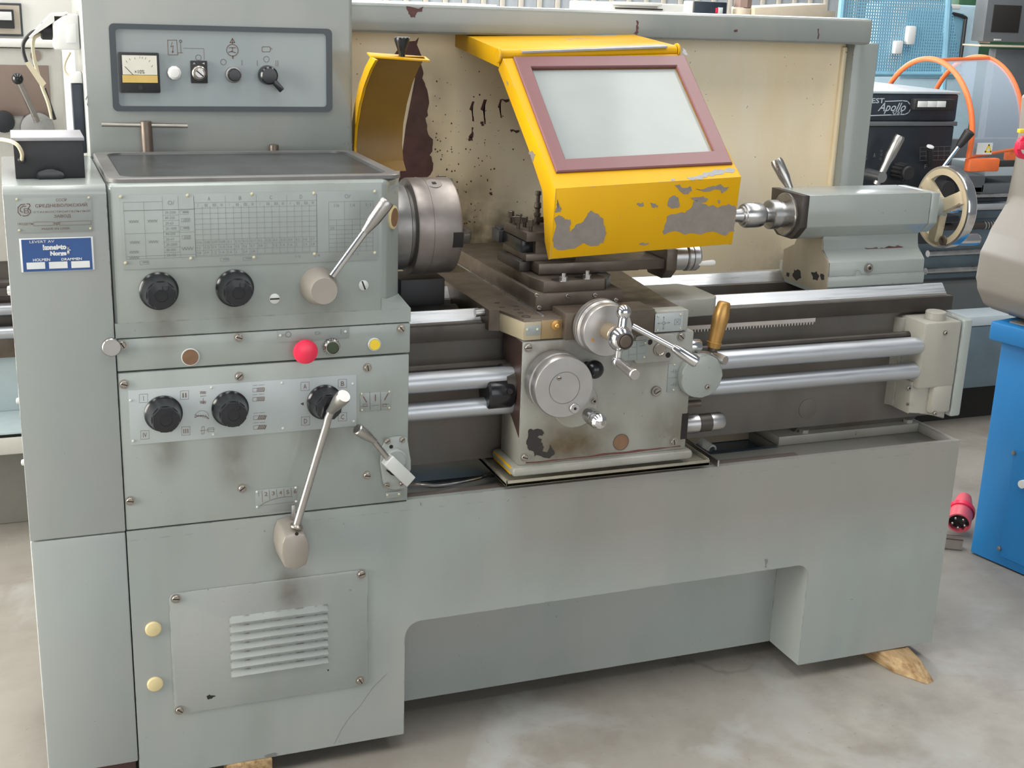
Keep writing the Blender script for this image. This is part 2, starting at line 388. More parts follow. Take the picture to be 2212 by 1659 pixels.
# ================================================================ the lathe
lathe = thing('metal_lathe', 'large grey-green metal lathe with long bed, filling the middle of the photo', 'lathe', (.88, .25, .04))
def arc(cx, cz, r, a0, a1, n=8): return [(cx + r * math.cos(math.radians(a0 + (a1 - a0) * k / n)), cz + r * math.sin(math.radians(a0 + (a1 - a0) * k / n))) for k in range(n + 1)]

# ---- stand with recess and chip pan
def oil_and_shade(m):
    # oil film and the carriage's shade, painted brown into the front colour
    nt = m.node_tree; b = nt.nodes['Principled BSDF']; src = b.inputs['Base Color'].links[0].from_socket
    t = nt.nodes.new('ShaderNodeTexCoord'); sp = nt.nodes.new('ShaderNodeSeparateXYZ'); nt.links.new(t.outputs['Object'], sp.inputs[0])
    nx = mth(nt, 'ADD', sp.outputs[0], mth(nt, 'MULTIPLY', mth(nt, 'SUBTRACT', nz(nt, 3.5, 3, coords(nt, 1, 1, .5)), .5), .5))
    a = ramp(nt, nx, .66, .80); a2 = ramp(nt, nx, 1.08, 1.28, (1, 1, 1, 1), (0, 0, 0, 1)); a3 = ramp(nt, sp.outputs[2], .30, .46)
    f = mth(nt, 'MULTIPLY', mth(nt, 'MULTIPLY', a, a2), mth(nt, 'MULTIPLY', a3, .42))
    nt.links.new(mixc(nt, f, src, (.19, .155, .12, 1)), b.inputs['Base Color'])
K['stand'] = paint('grey_enamel_stand_front', (.285, .318, .305, 1), .42, var=.09, tint=(.305, .312, .30, 1), grime=.12, edge=.7); oil_and_shade(K['stand'])
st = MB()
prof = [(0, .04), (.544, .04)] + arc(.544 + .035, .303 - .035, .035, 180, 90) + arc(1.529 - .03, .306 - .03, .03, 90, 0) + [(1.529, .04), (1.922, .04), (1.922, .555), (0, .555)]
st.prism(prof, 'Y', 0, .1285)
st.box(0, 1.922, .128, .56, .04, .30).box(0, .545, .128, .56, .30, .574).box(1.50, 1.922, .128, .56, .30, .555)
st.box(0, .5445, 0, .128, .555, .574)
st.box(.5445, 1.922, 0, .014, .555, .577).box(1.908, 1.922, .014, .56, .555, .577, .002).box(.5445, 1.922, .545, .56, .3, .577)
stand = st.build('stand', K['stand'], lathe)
MB().box(.56, 1.50, .128, .145, .30, .555).box(.545, 1.50, .128, .545, .300, .53).build('chip_pan', K['pan'], lathe)
MB().box(.548, 1.49, .0145, .05, .56, .572, .002).build('pan_rim', plain('oily_brown_rim', (.15, .125, .11, 1), .4), lathe)
MB().box(.545, .80, .0505, .36, .531, .548, .003).build('pan_floor_sheet', plain('wet_sheet_blue_reflection', (.50, .66, .77, 1), .3, .0, .6, .25, 6), lathe)  # blue reflection of the light behind is painted into the base colour
MB().box(1.30, 1.50, .26, .27, .531, .68, .002).build('pan_end_wall', K['tail_dirty'], lathe)

# ---- vent cover with louvres, caps
vc = MB(); a, b_ = P(368, 1282, 'Y', -.002), P(794, 1476, 'Y', -.002)
x0, x1, z1, z0 = .071, .464, .437, .174
rr = .014
pr = arc(x0 + rr, z0 + rr, rr, 180, 270, 4) + arc(x1 - rr, z0 + rr, rr, 270, 360, 4) + arc(x1 - rr, z1 - rr, rr, 0, 90, 4) + arc(x0 + rr, z1 - rr, rr, 90, 180, 4)
vc.prism(pr, 'Y', -.003, -.0003, .0008)
vcover = vc.build('vent_cover', K['grey2'], lathe)
def louvre():
    m = MB(); L = .0985
    sec = [(0, .0), (-.007, -.0115), (-.0072, -.0125), (0, -.0125)]
    m.prism([(y, z) for y, z in sec], 'X', -L, L, .0007)
    return m
lv = None
for k in range(7):
    z = .372 - k * .0196
    if lv is None: lv = louvre().build('louvre', K['grey2'], vcover, (.2815, -.003, z))
    else: copy_of(lv, 'louvre', vcover, (.2815, -.003, z))
    
def cap(name, x, z, r, h, mt, par, Y=0.0, dome=True):
    p = [(r, 0), (r, h * .45), (r * .86, h * .8), (r * .5, h), (0, h * 1.02)] if dome else [(r, 0), (r, h * .85), (r * .92, h), (0, h)]
    return MB().rev(p, (0, 0, 0), (0, -1, 0), 24).build(name, mt, par, (x, Y, z))
for (px, py) in ((331, 1358), (335, 1477)):
    q = P(px, py, 'Y', 0); cap('plug', q.x, q.z, .0155, .006, K['cream'], lathe)
# screws: head with slot, shared mesh
def screw_mesh(r, h=.004, socket=False, washer=True):
    m = MB()
    if washer: m.rev([(r * 1.35, 0), (r * 1.35, .0012), (r, .0012)], (0, 0, 0), (0, -1, 0), 20)
    m.rev([(r, .0), (r, h * .7), (r * .85, h), (0, h)], (0, 0, 0), (0, -1, 0), 20)
    if socket: m.rev([(r * .5, 0), (r * .5, h + .0003), (0, h + .0003)], (0, 0, 0), (0, -1, 0), 6, mi=1)
    else: m.box(-r * .9, r * .9, -h - .0003, -h + .001, -r * .14, r * .14, mi=1)
    return m
SCR = {}
def screw(px, py, par, Y=0.0, r=.0062, ang=0, socket=False, mt='screw', washer=True, h=.004):
    q = P(px, py, 'Y', Y); key = (round(r, 4), socket, mt, washer, h)
    if key not in SCR:
        o = screw_mesh(r, h, socket, washer).build('screw', [K[mt], K['slot']], par, (q.x, Y, q.z)); SCR[key] = o
    else: o = copy_of(SCR[key], 'screw', par, (q.x, Y, q.z))
    o.rotation_euler = (0, math.radians(ang), 0); return o
for px, py, a in ((380, 1293, 10), (781, 1240, -15), (388, 1534, 40), (778, 1470, 60)): screw(px, py, lathe, -.003, .0072, a)
for px, py, a in ((264, 745, 60), (516, 729, 20), (867, 710, 50), (268, 830, 20), (517, 813, -40), (794, 794, 80), (281, 1082, 10), (523, 1055, -35), (793, 1027, 10)):
    screw(px, py, lathe, -.0002, .0066, a)
# ---- gear covers (left)
MB().box(-.169, -.0016, .0, .46, .082, .5738, .004, seg=2).build('gear_cover_lower', K['cover'], lathe)
gc = MB().prism([(-.001, .5756)] + arc(.013, 1.2075, .014, 180, 90, 6) + [(.42, 1.2215), (.42, .5756)], 'X', -.169, -.0016, .0025).build('gear_cover_upper', K['cover'], lathe)
MB().box(-.14, -.006, .02, .44, .0, .083).build('plinth', plain('oxide_plinth', (.06, .025, .022, 1), .6), lathe)
for px, py in ((24, 690), (26, 735), (42, 888), (54, 1045)):
    q = P(px, py, 'X', -.169); MB().rev([(.006, 0), (.005, .004), (0, .005)], (0, 0, 0), (-1, 0, 0), 12).build('rivet', K['rivetw'], gc, (-.169, .012, q.z))
cap('round_plug', -.008, .934, .0165, .010, K['nickel'], lathe, -.001, False)
q = P(262, 745, 'Y', 0)

# ---- headstock
hs = MB()
hs.prism([(0, 0), (.497, 0), (.541, .058), (.541, .405), (0, .405)], 'Z', .950, 1.2225, .010, seg=3)
hs.box(0, .5485, -.0003, .405, .9475, .9745)
t = bmesh.new()
for p in ((.490, -.0002, .998), (.541, .060, .990), (.490, -.0003, .9745), (.5485, -.0003, .9745), (.5485, .10, .9745), (.541, .10, .990), (.53, .06, .9745)): t.verts.new(p)
bmesh.ops.convex_hull(t, input=t.verts); hs._in(t, 0)
head = hs.build('headstock', K['grey'], lathe)
MB().box(0, .548, 0, .40, .8855, .9455, .0022).build('switch_panel', K['grey'], lathe)
fg = MB().box(0, .5465, 0, .128, .5765, .8825, .0025).box(0, .5, .128, .40, .577, .88)
feed = fg.build('feed_gearbox', K['grey'], lathe)
# oil sight on the chamfer
n = Vector((.058, -.044, 0)).normalized(); c0 = Vector((.519, .029, 1.147))
MB().rev([(.0225, 0), (.0225, .003), (.0195, .004)], c0, n, 32).rev([(.0178, .0), (.0178, .0046), (0, .0046)], c0, n, 32, mi=1).build('oil_sight', [K['cream'], K['brownhole']], lathe)

# ---- nameplates
def rivets(par, pts, Y, r=.0024, mt='rivet'):
    for px, py in pts:
        q = P(px, py, 'Y', Y)
        key = ('rv', r, mt)
        if key not in SCR: SCR[key] = MB().rev([(r, 0), (r * .8, r * .5), (r * .4, r * .75), (0, r * .8)], (0, 0, 0), (0, -1, 0), 12).build('rivet', K[mt], par, (q.x, Y, q.z))
        else: copy_of(SCR[key], 'rivet', par, (q.x, Y, q.z))
def pplate(name, x0, y0, x1, y1, mt, par, Y0=0.0, th=.0012, b=.0004):
    a, c = P(x0, y0, 'Y', Y0), P(x1, y1, 'Y', Y0)
    return MB().box(a.x, c.x, Y0 - th, Y0 - .0001, c.z, a.z, b).build(name, mt, par)
YP = -.0028
np_ = pplate('maker_plate', 34.5, 428, 201.5, 499, K['plated'], lathe, -.001)
t = MB()
# logo: notched ring with two letters
t.pline([(45, 466), (39, 459), (39, 448), (45, 442), (54, 441)], .0013, YP)
t.pline([(58, 440), (64, 441), (65, 445), (61, 450), (66, 455), (66, 459), (60, 465), (52, 467), (49, 466)], .0013, YP)
t.pline([(56, 446), (50, 445), (44, 450), (44, 456), (49, 459)], .0013, YP); t.ptext('В', 52, 450, 62, 461, YP)
t.ptext('СССР', 121, 428.5, 144, 435, YP); t.ptext('СРЕДНЕВОЛЖСКИЙ', 76.5, 437, 188, 449.5, YP, bold=.01); t.ptext('СТАНКОСТРОИТЕЛЬНЫЙ', 72.5, 452.5, 194.5, 460.5, YP); t.ptext('ЗАВОД', 117, 463, 152.5, 471.5, YP, bold=.01)
t.ptext('МОДЕЛЬ', 38.5, 481, 71.5, 487.5, YP); t.ptext('№', 117.5, 479.5, 128, 487, YP); t.ptext('MADE IN USSR', 90.5, 491, 151, 497, YP)
t.pline([(72, 480), (115, 479), (115, 487), (72, 488)], .0005, YP, closed=True); t.pline([(129, 479), (197, 477), (197, 485), (129, 487)], .0005, YP, closed=True)
t.build('lettering', K['print'], np_)
rivets(np_, ((36.5, 430.5), (192, 427), (42, 497.5), (195.5, 493.5)), YP + .0004)
bp = pplate('dealer_plate', 41, 515.5, 204.5, 582, K['paper'], lathe, -.001, .0018)
a, c = P(45.5, 518, 'Y', YP), P(200.5, 582, 'Y', YP)
MB().box(a.x, c.x, YP - .0003, YP + .0004, c.z, a.z).build('blue_field', K['bluep'], bp)
t = MB(); Y2 = YP - .0008
t.ptext('LEVERT AV', 64, 518.5, 117, 525.5, Y2); t.ptext('koneisto', 93, 527, 143, 540.5, Y2, bold=.06); t.ptext('Norge', 109, 541.5, 143.5, 555.5, Y2, bold=.06)
t.pline([(147, 531), (146, 548), (149, 548), (147, 531)], .0016, Y2); t.pline([(146, 540), (152, 540)], .0014, Y2)
t.ptext('HOLMEN', 71.5, 557.5, 108, 565, Y2, bold=.02); t.ptext('DRAMMEN', 133, 556, 176.5, 563, Y2, bold=.02)
for xx in (57, 105.5, 153.5): t.prect(xx, 567.5 - (xx - 57) * .03, xx + 41, 580.5 - (xx - 57) * .03, Y2)
t.build('lettering', K['paper'], bp)

# big chart plate of the headstock
ch = pplate('chart_plate', 258, 421.5, 815.5, 561, K['chartp'], lathe, -.0002)
YC = -.0018; t = MB(); w_ = .0005
def U(u, v):  # plate coordinates 0..1 -> x, z
    return (.0255 + u * (.4795 - .0255), 1.2035 - v * (1.2035 - 1.0805))
def L2(u0, v0, u1, v1, wd=w_): t.line([U(u0, v0), U(u1, v1)], wd, YC)
def T2(s_, u0, v0, u1, v1, mi=0):
    a = U(u0, v1); c = U(u1, v0); t.text(s_, a[0], c[0], a[1], c[1], YC, mi)
L2(0, .10, .145, .10); L2(0, .22, .265, .22)
for v in (.22, .55, .88): L2(.0, v, .265, v)
L2(.0, .92, .99, .92)
for u in (.0, .075, .145, .205, .265): L2(u, .10 if u < .1 else .03, u, .92)
for i in range(1, 9): L2(.145, .22 + i * .0775, .205, .22 + i * .0775)
for i in range(17): L2(.265 + i * .0303, .18 if i % 4 else .04, .265 + i * .0303, .90)
for v in [.13, .21] + [.21 + i * .077 for i in range(1, 10)]: L2(.265, v, .75, v)
for u in (.75, .80, .865, .93, .985): L2(u, .04 if u == .75 else .16, u, .92)
L2(.80, .16, .985, .16); L2(.80, .43, .985, .43)
for i in range(6): L2(.80, .52 + i * .066, .985, .52 + i * .066)
for u in (.832, .897, .957): L2(u, .43, u, .92)
for g, l in enumerate('ABCD'):
    T2(l, .318 + g * .1212, .045, .328 + g * .1212, .10)
    for k, r_ in enumerate(('I', 'II', 'III', 'IV')): T2(r_, .276 + (g * 4 + k) * .0303, .145, .276 + (g * 4 + k) * .0303 + .003 + .0032 * len(r_), .19)
rows = [('0.06', '0.08', '0.07', '0.09', '0.1', '0.12', '0.15', '0.17', '0.2', '0.25', '0.3', '0.35', '0.4', '0.5', '0.6', '0.7'),
        ('0.2', '0.25', '0.3', '0.35', '0.4', '0.5', '0.6', '0.7', '0.8', '1', '1.2', '1.4', '1.6', '2', '2.4', '2.8'),
        ('0.8', '0.9', '1.2', '1.4', '1.6', '2', '2.4', '2.8')]
for r_, row in enumerate(rows):
    for k, s_ in enumerate(row): T2(s_, .269 + k * .0303, .690 + r_ * .077, .269 + k * .0303 + .0052 * len(s_), .728 + r_ * .077)
for k, s_ in enumerate(('20-2000', '80-250', '20-63', '20-1000', '80-250', '20-63', '20-2000', '80-500', '20-125')): T2(s_, .153, .24 + k * .0775, .153 + .006 * len(s_), .278 + k * .0775)
for u, s_ in ((.822, '1:16'), (.888, '1:4'), (.955, '1:1')): T2(s_, u, .19, u + .02, .24)
for u, s_ in ((.66, '1:16'), (.74, '1:4'), (.90, '1:1')): T2(s_, u, .945, u + .022, .985)
t.text('20', *[U(.805, .575)[0], U(.822, .575)[0]], U(.805, .575)[1], U(.805, .535)[1], YC)
for v in (.24, .47, .95):
    for u in ((.21, .25) if v < .9 else (.05, .09, .36, .45)):
        if v < .9 or u in (.05, .36, .45):
            t.line([U(u, v), U(u + .032, v), U(u + .032, v + .05), U(u, v + .05)], w_, YC, closed=True); t.line([U(u + .012, v + .02), U(u + .03, v + .02)], .0022, YC)
            if v < .9: break
for v in (.35, .60):
    t.line([U(.215, v), U(.247, v), U(.247, v + .05), U(.215, v + .05)], w_, YC, closed=True)
    for k in range(4): t.line([U(.222 + k * .006, v + .045), U(.226 + k * .006, v + .008)], .0009, YC)
t.line([U(.212 + k * .0055, .77 + (.04 if k % 2 else 0)) for k in range(9)], .0009, YC)
for u, v in ((.035, .36), (.105, .36), (.035, .66), (.105, .66), (.03, .80), (.03, .885)):
    t.line([U(u - .018 + k * .0045, v + (.02 if k % 2 else 0)) for k in range(9)], .0008, YC); t.line([U(u - .018, v + .03), U(u + .018, v + .03)], .0006, YC)
T2('O/', .165, .09, .19, .15); T2('O/', .865, .05, .89, .11)
t.build('chart_print', K['printl'], ch)
rivets(ch, ((261, 425), (405.5, 422), (544.5, 419), (678, 417.5), (810, 413.5), (271.5, 568), (412.5, 558), (549, 556), (679.5, 548.5), (810, 546)), YC + .0004, .0032)

# ---- big bakelite knobs
def knob_mesh():
    m = MB()
    m.rev([(.0345, 0), (.0345, .004), (.0315, .007), (.0305, .009), (.0255, .034), (.0255, .036)], (0, 0, 0), (0, -1, 0), 40)
    m.rev([(.026, .012), (.0262, .036), (.0245, .042), (.012, .043), (.0115, .0415), (0, .0415)], (0, 0, 0), (0, -1, 0), 8, ang=.39)
    m.rev([(.0065, .034), (.0065, .0435), (.0045, .0437), (.0043, .0405), (0, .0405)], (.008, 0, .014), (0, -1, 0), 14)
    return m
kn = None
for px, py, par in ((343, 628, lathe), (507, 622, lathe), (353, 893, lathe), (497, 882, lathe), (701, 868, lathe)):
    q = P(px, py, 'Y', -.0015)
    if kn is None: kn = knob_mesh().build('selector_knob', K['black'], par, (q.x, -.0015, q.z))
    else: copy_of(kn, 'selector_knob', par, (q.x, -.0015, q.z))
for (px, py) in ((593, 645), (785, 616)):
    screw(px, py, lathe, 0, .0098, 0 if px < 700 else 70, mt='rivetw', washer=False, h=.0025)

# ---- headstock lever
hl = MB()
q = P(688, 617, 'Y', 0)
hl.rev([(.036, 0), (.0355, .004), (.030, .030), (.0255, .047), (.0245, .049), (0, .049)], (q.x, 0, q.z), (0, -1, 0), 36)
hub = hl.build('lever_hub', K['castalu'], lathe)
p1, p2, p3 = P(718, 595, 'Y', -.036), P(790, 497, 'Y', -.052), P(838, 433, 'Y', -.060)
d = (p3 - p2)
MB().tube([p1, p2], .0072, 14).build('lever_rod', K['chrome'], lathe)
MB().tube([p2 - d * .05, p2 + d * .02, p2 + d * .35, p2 + d * .85, p2 + d * .96, p2 + d], [.008, .0085, .0125, .0138, .0135, .012], 18).build('lever_grip', K['nickel'], lathe)

# ---- switch row
sp = pplate('switch_plate', 598.5, 714, 754.5, 730, K['plated'], lathe)
t = MB(); t.pcirc(622.5, 722.5, 6, .0009, -.0018); t.pline([(681, 717.5), (688, 717), (692, 719.5), (689, 722), (681, 722.5)], .0008, -.0018, closed=True); t.pline([(737, 711), (737, 722)], .0009, -.0018)
t.build('print', K['printg'], sp); rivets(sp, ((606, 724.5), (746.5, 716)), -.0014, .0026, 'rivetw')
q = P(655, 754, 'Y', 0)
MB().rev([(.014, 0), (.014, .014), (.022, .017), (.0235, .020), (.0215, .027), (.014, .031), (0, .0325)], (q.x, 0, q.z), (0, -1, 0), 36).build('stop_button', K['red'], lathe)
q = P(716, 748, 'Y', 0)
gb = MB().rev([(.0155, 0), (.0155, .009), (.0135, .012), (.0125, .012), (.012, .010)], (0, 0, 0), (0, -1, 0), 28).rev([(.0112, .004), (.0112, .0125), (.0095, .0135), (0, .0135)], (0, 0, 0), (0, -1, 0), 24, mi=1)
for k in range(20): gb.box(.0150, .0166, -.008, -.001, -.0012, .0012, mx=Matrix.Rotation(k * math.pi / 10, 4, 'Y'))
gb.build('start_button', [K['nickel'], K['green']], lathe, (q.x, 0, q.z))
q = P(808, 743, 'Y', 0)
MB().rev([(.0128, 0), (.0128, .005), (.0115, .006), (.0108, .005)], (0, 0, 0), (0, -1, 0), 28).rev([(.0102, .003), (.0102, .0065), (0, .0066)], (0, 0, 0), (0, -1, 0), 24, mi=1).build('jog_button', [K['rivetw'], K['yellowb']], lathe, (q.x, 0, q.z))
q = P(411, 771, 'Y', 0)
MB().rev([(.0165, 0), (.0165, .0015), (.0152, .002)], (0, 0, 0), (0, -1, 0), 30).rev([(.0148, 0), (.0148, .0022), (0, .0022)], (0, 0, 0), (0, -1, 0), 30, mi=1).build('oil_sight', [K['rivetw'], K['brownhole']], lathe, (q.x, 0, q.z))

# ---- feed gearbox plate
a, c = P(276.5, 843, 'Y', -.0002), P(770, 920, 'Y', -.0002)
fp = MB().box(.0165, .4405, -.0014, -.0001, .7445, .8495, .0004).build('feed_plate', K['plate'], lathe)
t = MB(); YF = -.0019
for (s_, px, py) in (('I', 310, 861), ('II', 398.5, 854), ('IV', 313, 940), ('III', 401.5, 931.5), ('A', 659, 835), ('B', 740, 829), ('D', 660, 910), ('C', 740, 901)):
    t.pline([(px - 9, py - 9), (px + 9, py - 10), (px + 9, py + 8), (px - 9, py + 9)], .0005, YF, closed=True)
    wd = {1: 3.4, 2: 4, 3: 5}[len(s_)]; wd = 1.2 if s_ == 'I' else wd
    t.ptext(s_, px - wd, py - 5.5, px + wd, py + 5, YF)
for px, py in ((439, 848), (439, 869)):
    t.pline([(px - 7 + k * 1.6, py + (3 if k % 2 else -3)) for k in range(9)], .0007, YF)
t.pline([(433, 856), (445, 855)], .0007, YF); t.pline([(439, 872), (439, 860)], .0007, YF)
t.pcirc(436, 901, 15, .0005, YF, n=14, a0=0, a1=180)
for k in range(5): t.pline([(424 + k * 5, 896), (424 + k * 5, 899)], .0008, YF)
t.pline([(421, 902), (427, 899), (436, 898), (446, 900), (451, 904)], .0012, YF); t.pline([(420, 896), (452, 905)], .0005, YF)
t.pline([(436, 922), (441, 921), (441, 937), (436, 938)], .0006, YF, closed=True); t.pline([(432, 931), (463, 927)], .0006, YF); t.pline([(449, 925), (462, 924), (462, 932), (449, 933)], .0006, YF, closed=True)
for px, py, sl in ((559, 842, 0), (559, 862, 0), (561, 902, 3), (561, 923, 3)):
    t.pline([(px - 13, py - 3), (px + 12, py - 5), (px + 12, py + 3), (px - 13, py + 5)], .0005, YF, closed=True)
    for k in range(8 if not sl else 5): t.pline([(px - 4 + k * (2.1 if not sl else 3.6), py + 4), (px - 3 + k * (2.1 if not sl else 3.6) + sl, py - 4)], .0008 if not sl else .0015, YF)
    t.pline([(px - 13, py - 9), (px - 3, py - 10)], .0005, YF); t.pline([(px, py - 10), (px + 12, py - 11)], .0005, YF)
t.pline([(651, 872.5), (655, 870.5), (655, 874.5)], .0018, YF, closed=True)
t.build('print', K['print'], fp)
rivets(fp, ((282, 865), (457, 837), (609, 827), (762, 829), (288, 952.5), (461, 938.5), (611, 925), (764, 910)), YF + .0004, .0026, 'rivetw')

# ---- small lever plate, scale plate, tiny plate
s1 = pplate('direction_plate', 777.5, 849.5, 844.5, 883, K['plated'], lathe); t = MB(); YS = -.0019
for x in (799, 822): t.pline([(x, 847), (x + 1, 886)], .0006, YS)
t.pline([(785, 857), (792, 869)], .0018, YS); t.pline([(811, 853), (811, 866)], .0018, YS); t.pline([(838, 851), (831, 864)], .0018, YS)
for x in (787, 811, 833): t.pline([(x - 8, 876.5 - (x - 811) * .09), (x + 8, 875 - (x - 811) * .09)], .0005, YS)
for x in (789, 831): t.pline([(x - 4, 873), (x + 4, 872.5), (x + 4, 878), (x - 4, 878.5)], .0005, YS, closed=True)
t.build('print', K['print'], s1); rivets(s1, ((781.5, 851), (841, 846), (782, 886), (841, 881)), YS + .0004, .0026)
s2 = pplate('scale_plate', 551, 1059, 640, 1100, K['plated'], lathe); t = MB()
for k, dgt in enumerate('123456'): t.ptext(dgt, 556 + k * 15.7, 1064 - k * 1.4, 560 + k * 15.7 + 2, 1073 - k * 1.4, YS)
for k in range(5): t.pline([(566 + k * 15.7, 1060 - k * 1.4), (567 + k * 15.7, 1077 - k * 1.5 + (8 if k == 0 else 3 if k == 1 else 0))], .0007, YS)
t.pline([(563, 1092), (572, 1086), (586, 1080), (602, 1075.5), (618, 1073), (632, 1073)], .0008, YS); t.pline([(560, 1093), (635, 1084)], .0004, YS)
t.build('print', K['print'], s2); rivets(s2, ((555, 1062.5), (639, 1053.5), (555.5, 1095), (640, 1083)), YS + .0004, .0026, 'rivetw')
s3 = pplate('tiny_plate', 833, 1064, 866, 1073, K['plated'], lathe); rivets(s3, ((837, 1069), (862, 1067)), -.0014, .0028)

# ---- long lever with boss
q = P(622, 1168, 'Y', -.03)
bo = MB()
def boss_loop(y, s_, dz): 
    return [Vector((.303 + x * s_, y, .527 + dz + z * s_)) for x, z in ((-.020, .034), (0, .038), (.020, .034), (.0265, .018), (.0285, -.006), (.022, -.034), (0, -.042), (-.022, -.034), (-.0285, -.006), (-.0265, .018))]
bo.poly3(boss_loop(-.072, .95, 0), boss_loop(0, 1.06, .004), b=.004)
boss = bo.build('lever_boss', K['castalu'], lathe)
p1, p2, p3, p4 = P(640, 1136, 'Y', -.055), P(706, 915, 'Y', -.060), P(716, 886, 'Y', -.066), P(743, 855, 'Y', -.105)
MB().tube([p1, p2, P(709, 902, 'Y', -.062), p3], [.0075] * 4, 14).build('lever_rod', K['nickel'], lathe)
d = p4 - p3
MB().tube([p3 - d * .15, p3 + d * .15, p3 + d * .6, p3 + d * .92, p4], [.0078, .0095, .0135, .0142, .0125], 18).build('lever_grip', K['nickel'], lathe)
MB().rev([(.0125, 0), (.0125, .003), (.008, .006)], P(640, 1136, 'Y', -.055) + V(0, 0, -.002), (p2 - p1), 20).build('collar', K['screw'], lathe)
MB().box(.3065, .3155, -.020, -.012, .56, .600, .003).build('pointer', K['nickel'], lathe)
q = P(641, 1153, 'Y', -.073); MB().rev([(.0035, 0), (.0035, .0015), (0, .0015)], (q.x, -.0725, q.z), (0, -1, 0), 14).build('set_screw', K['slot'], boss)

# ---- feed direction lever (right edge of the gearbox)
lp = MB()
pts = [P(x, y, 'Y', 0) for x, y in ((833, 948), (850, 942), (866, 941), (879, 944), (880, 968), (886, 990), (886, 1012), (878, 1030), (874, 1052), (852, 1056), (832, 1052), (826, 1040), (820, 1000), (824, 965))]
lp.prism([(p.x, p.z) for p in pts], 'Y', -.006, -.0002, .0012)
lpl = lp.build('lever_plate', K['grey2'], lathe)
for px, py, a in ((837, 953, -30), (869, 950, -40), (836, 1048, 20), (868, 1045, -30)): screw(px, py, lathe, -.006, .0048, a)
q = P(852, 992, 'Y', -.006)
MB().rev([(.024, 0), (.024, .008), (.020, .011), (0, .011)], (q.x, -.006, q.z), (0, -1, 0), 30).build('pivot', K['grey2'], lathe)
A0, A1 = P(836, 992, 'Y', -.030), P(884, 1038, 'Y', -.022)
dd = (A1 - A0); ln = dd.length; mx = Matrix.Translation(A0) @ dd.to_track_quat('X', 'Z').to_matrix().to_4x4()
MB().box(0, ln, -.011, .010, -.0125, .0125, .0015, mx=mx).build('lever_block', K['rivetw'], lathe)
B0 = P(839, 992, 'Y', -.030); B1 = P(806, 951, 'Y', -.040); B2 = P(771, 926, 'Y', -.052); d = B2 - B1
MB().tube([B0, B1], .0058, 14).build('lever_rod', K['nickel'], lathe)
MB().tube([B1 - d * .1, B1 + d * .05, B1 + d * .4, B1 + d * .85, B1 + d * .96, B2], [.0062, .0068, .0105, .0118, .0112, .009], 18).build('lever_grip', K['nickel'], lathe)
MB().tube([P(836, 1015, 'Y', -.012), P(846, 1024, 'Y', -.013), P(858, 1028, 'Y', -.013), P(864, 1036, 'Y', -.012)], .0022, 8).build('spring', K['slot'], lathe)
q = P(845, 965, 'Y', -.0062); MB().rev([(.004, 0), (.004, .0005), (0, .0005)], (q.x, -.006, q.z), (0, -1, 0), 12).build('hole', K['slot'], lathe)
# ---- control box
YB = .42
cb = MB().box(-.006, .541, YB, .72, 1.19, 1.60, .010, seg=3).build('control_box', K['ctrl'], lathe)
A, B = P(240, 57, 'Y', YB), P(711, 235, 'Y', YB)
X0, X1, Z0, Z1 = P(234, 51, 'Y', YB).x, P(716, 66, 'Y', YB).x, P(712, 241, 'Y', YB).z, P(235, 50, 'Y', YB).z
fr = MB()
def rrect(x0, x1, z0, z1, r, n=4): return arc(x0 + r, z0 + r, r, 180, 270, n) + arc(x1 - r, z0 + r, r, 270, 360, n) + arc(x1 - r, z1 - r, r, 0, 90, n) + arc(x0 + r, z1 - r, r, 90, 180, n)
def frame_ring(mb, o, i, y0, y1, mi=0):
    t = bmesh.new(); n = len(o)
    R = [[t.verts.new((p[0], y, p[1])) for p in L] for L, y in ((o, y1), (o, y0), (i, y0), (i, y1))]
    for k in range(4):
        for j in range(n): t.faces.new((R[k][j], R[k][(j + 1) % n], R[(k + 1) % 4][(j + 1) % n], R[(k + 1) % 4][j]))
    return mb._in(t, mi)
frame_ring(fr, rrect(X0, X1, Z0, Z1, .010), rrect(X0 + .012, X1 - .012, Z0 + .010, Z1 - .010, .007), YB - .006, YB)
fr.build('panel_frame', K['dframe'], cb)
MB().box(X0 + .008, X1 - .008, YB - .0015, YB + .001, Z0 + .006, Z1 - .006).build('control_panel', K['panel'], cb)
YQ = YB - .002
# meter
a, c = P(256, 113, 'Y', YQ - .012), P(347, 201, 'Y', YQ - .012)
mt = MB()
mt.box(a.x, c.x, YQ - .012, YQ + .001, c.z, a.z, .002)
ym = YQ - .0125
mt.prect(263, 119, 340, 162, ym, 1); mt.prect(264, 162, 341, 179, ym, 2)
t = mt
t.pline([(270, 144), (287, 161)], .0010, ym - .0004, 3); t.ptext('×10%', 291, 151, 312, 159, ym - .0004, 3)
for px, py in ((272, 131), (279, 126), (291, 124), (302, 122), (308, 123), (315, 124), (324, 130), (330, 141)): t.pline([(px, py), (px + (300 - px) * .10, py + 4)], .0006, ym - .0004, 3)
q = P(304, 189, 'Y', ym); t.rev([(.0045, 0), (.0045, .0008), (0, .0008)], (q.x, YQ - .012, q.z), (0, -1, 0), 16)
t.build('load_meter', [K['blackm'], plain('meter_face', (.72, .70, .60, 1), .4), plain('meter_amber', (.66, .46, .12, 1), .4), K['slot']], cb)
q = P(376, 157, 'Y', YQ); MB().rev([(.014, 0), (.014, .004), (.0135, .008), (.009, .0115), (0, .0125)], (q.x, YQ, q.z), (0, -1, 0), 10).build('signal_lamp', K['white'], cb)
a, c = P(411.5, 131, 'Y', YQ - .004), P(449, 180, 'Y', YQ - .004); q = P(430, 158, 'Y', YQ - .004)
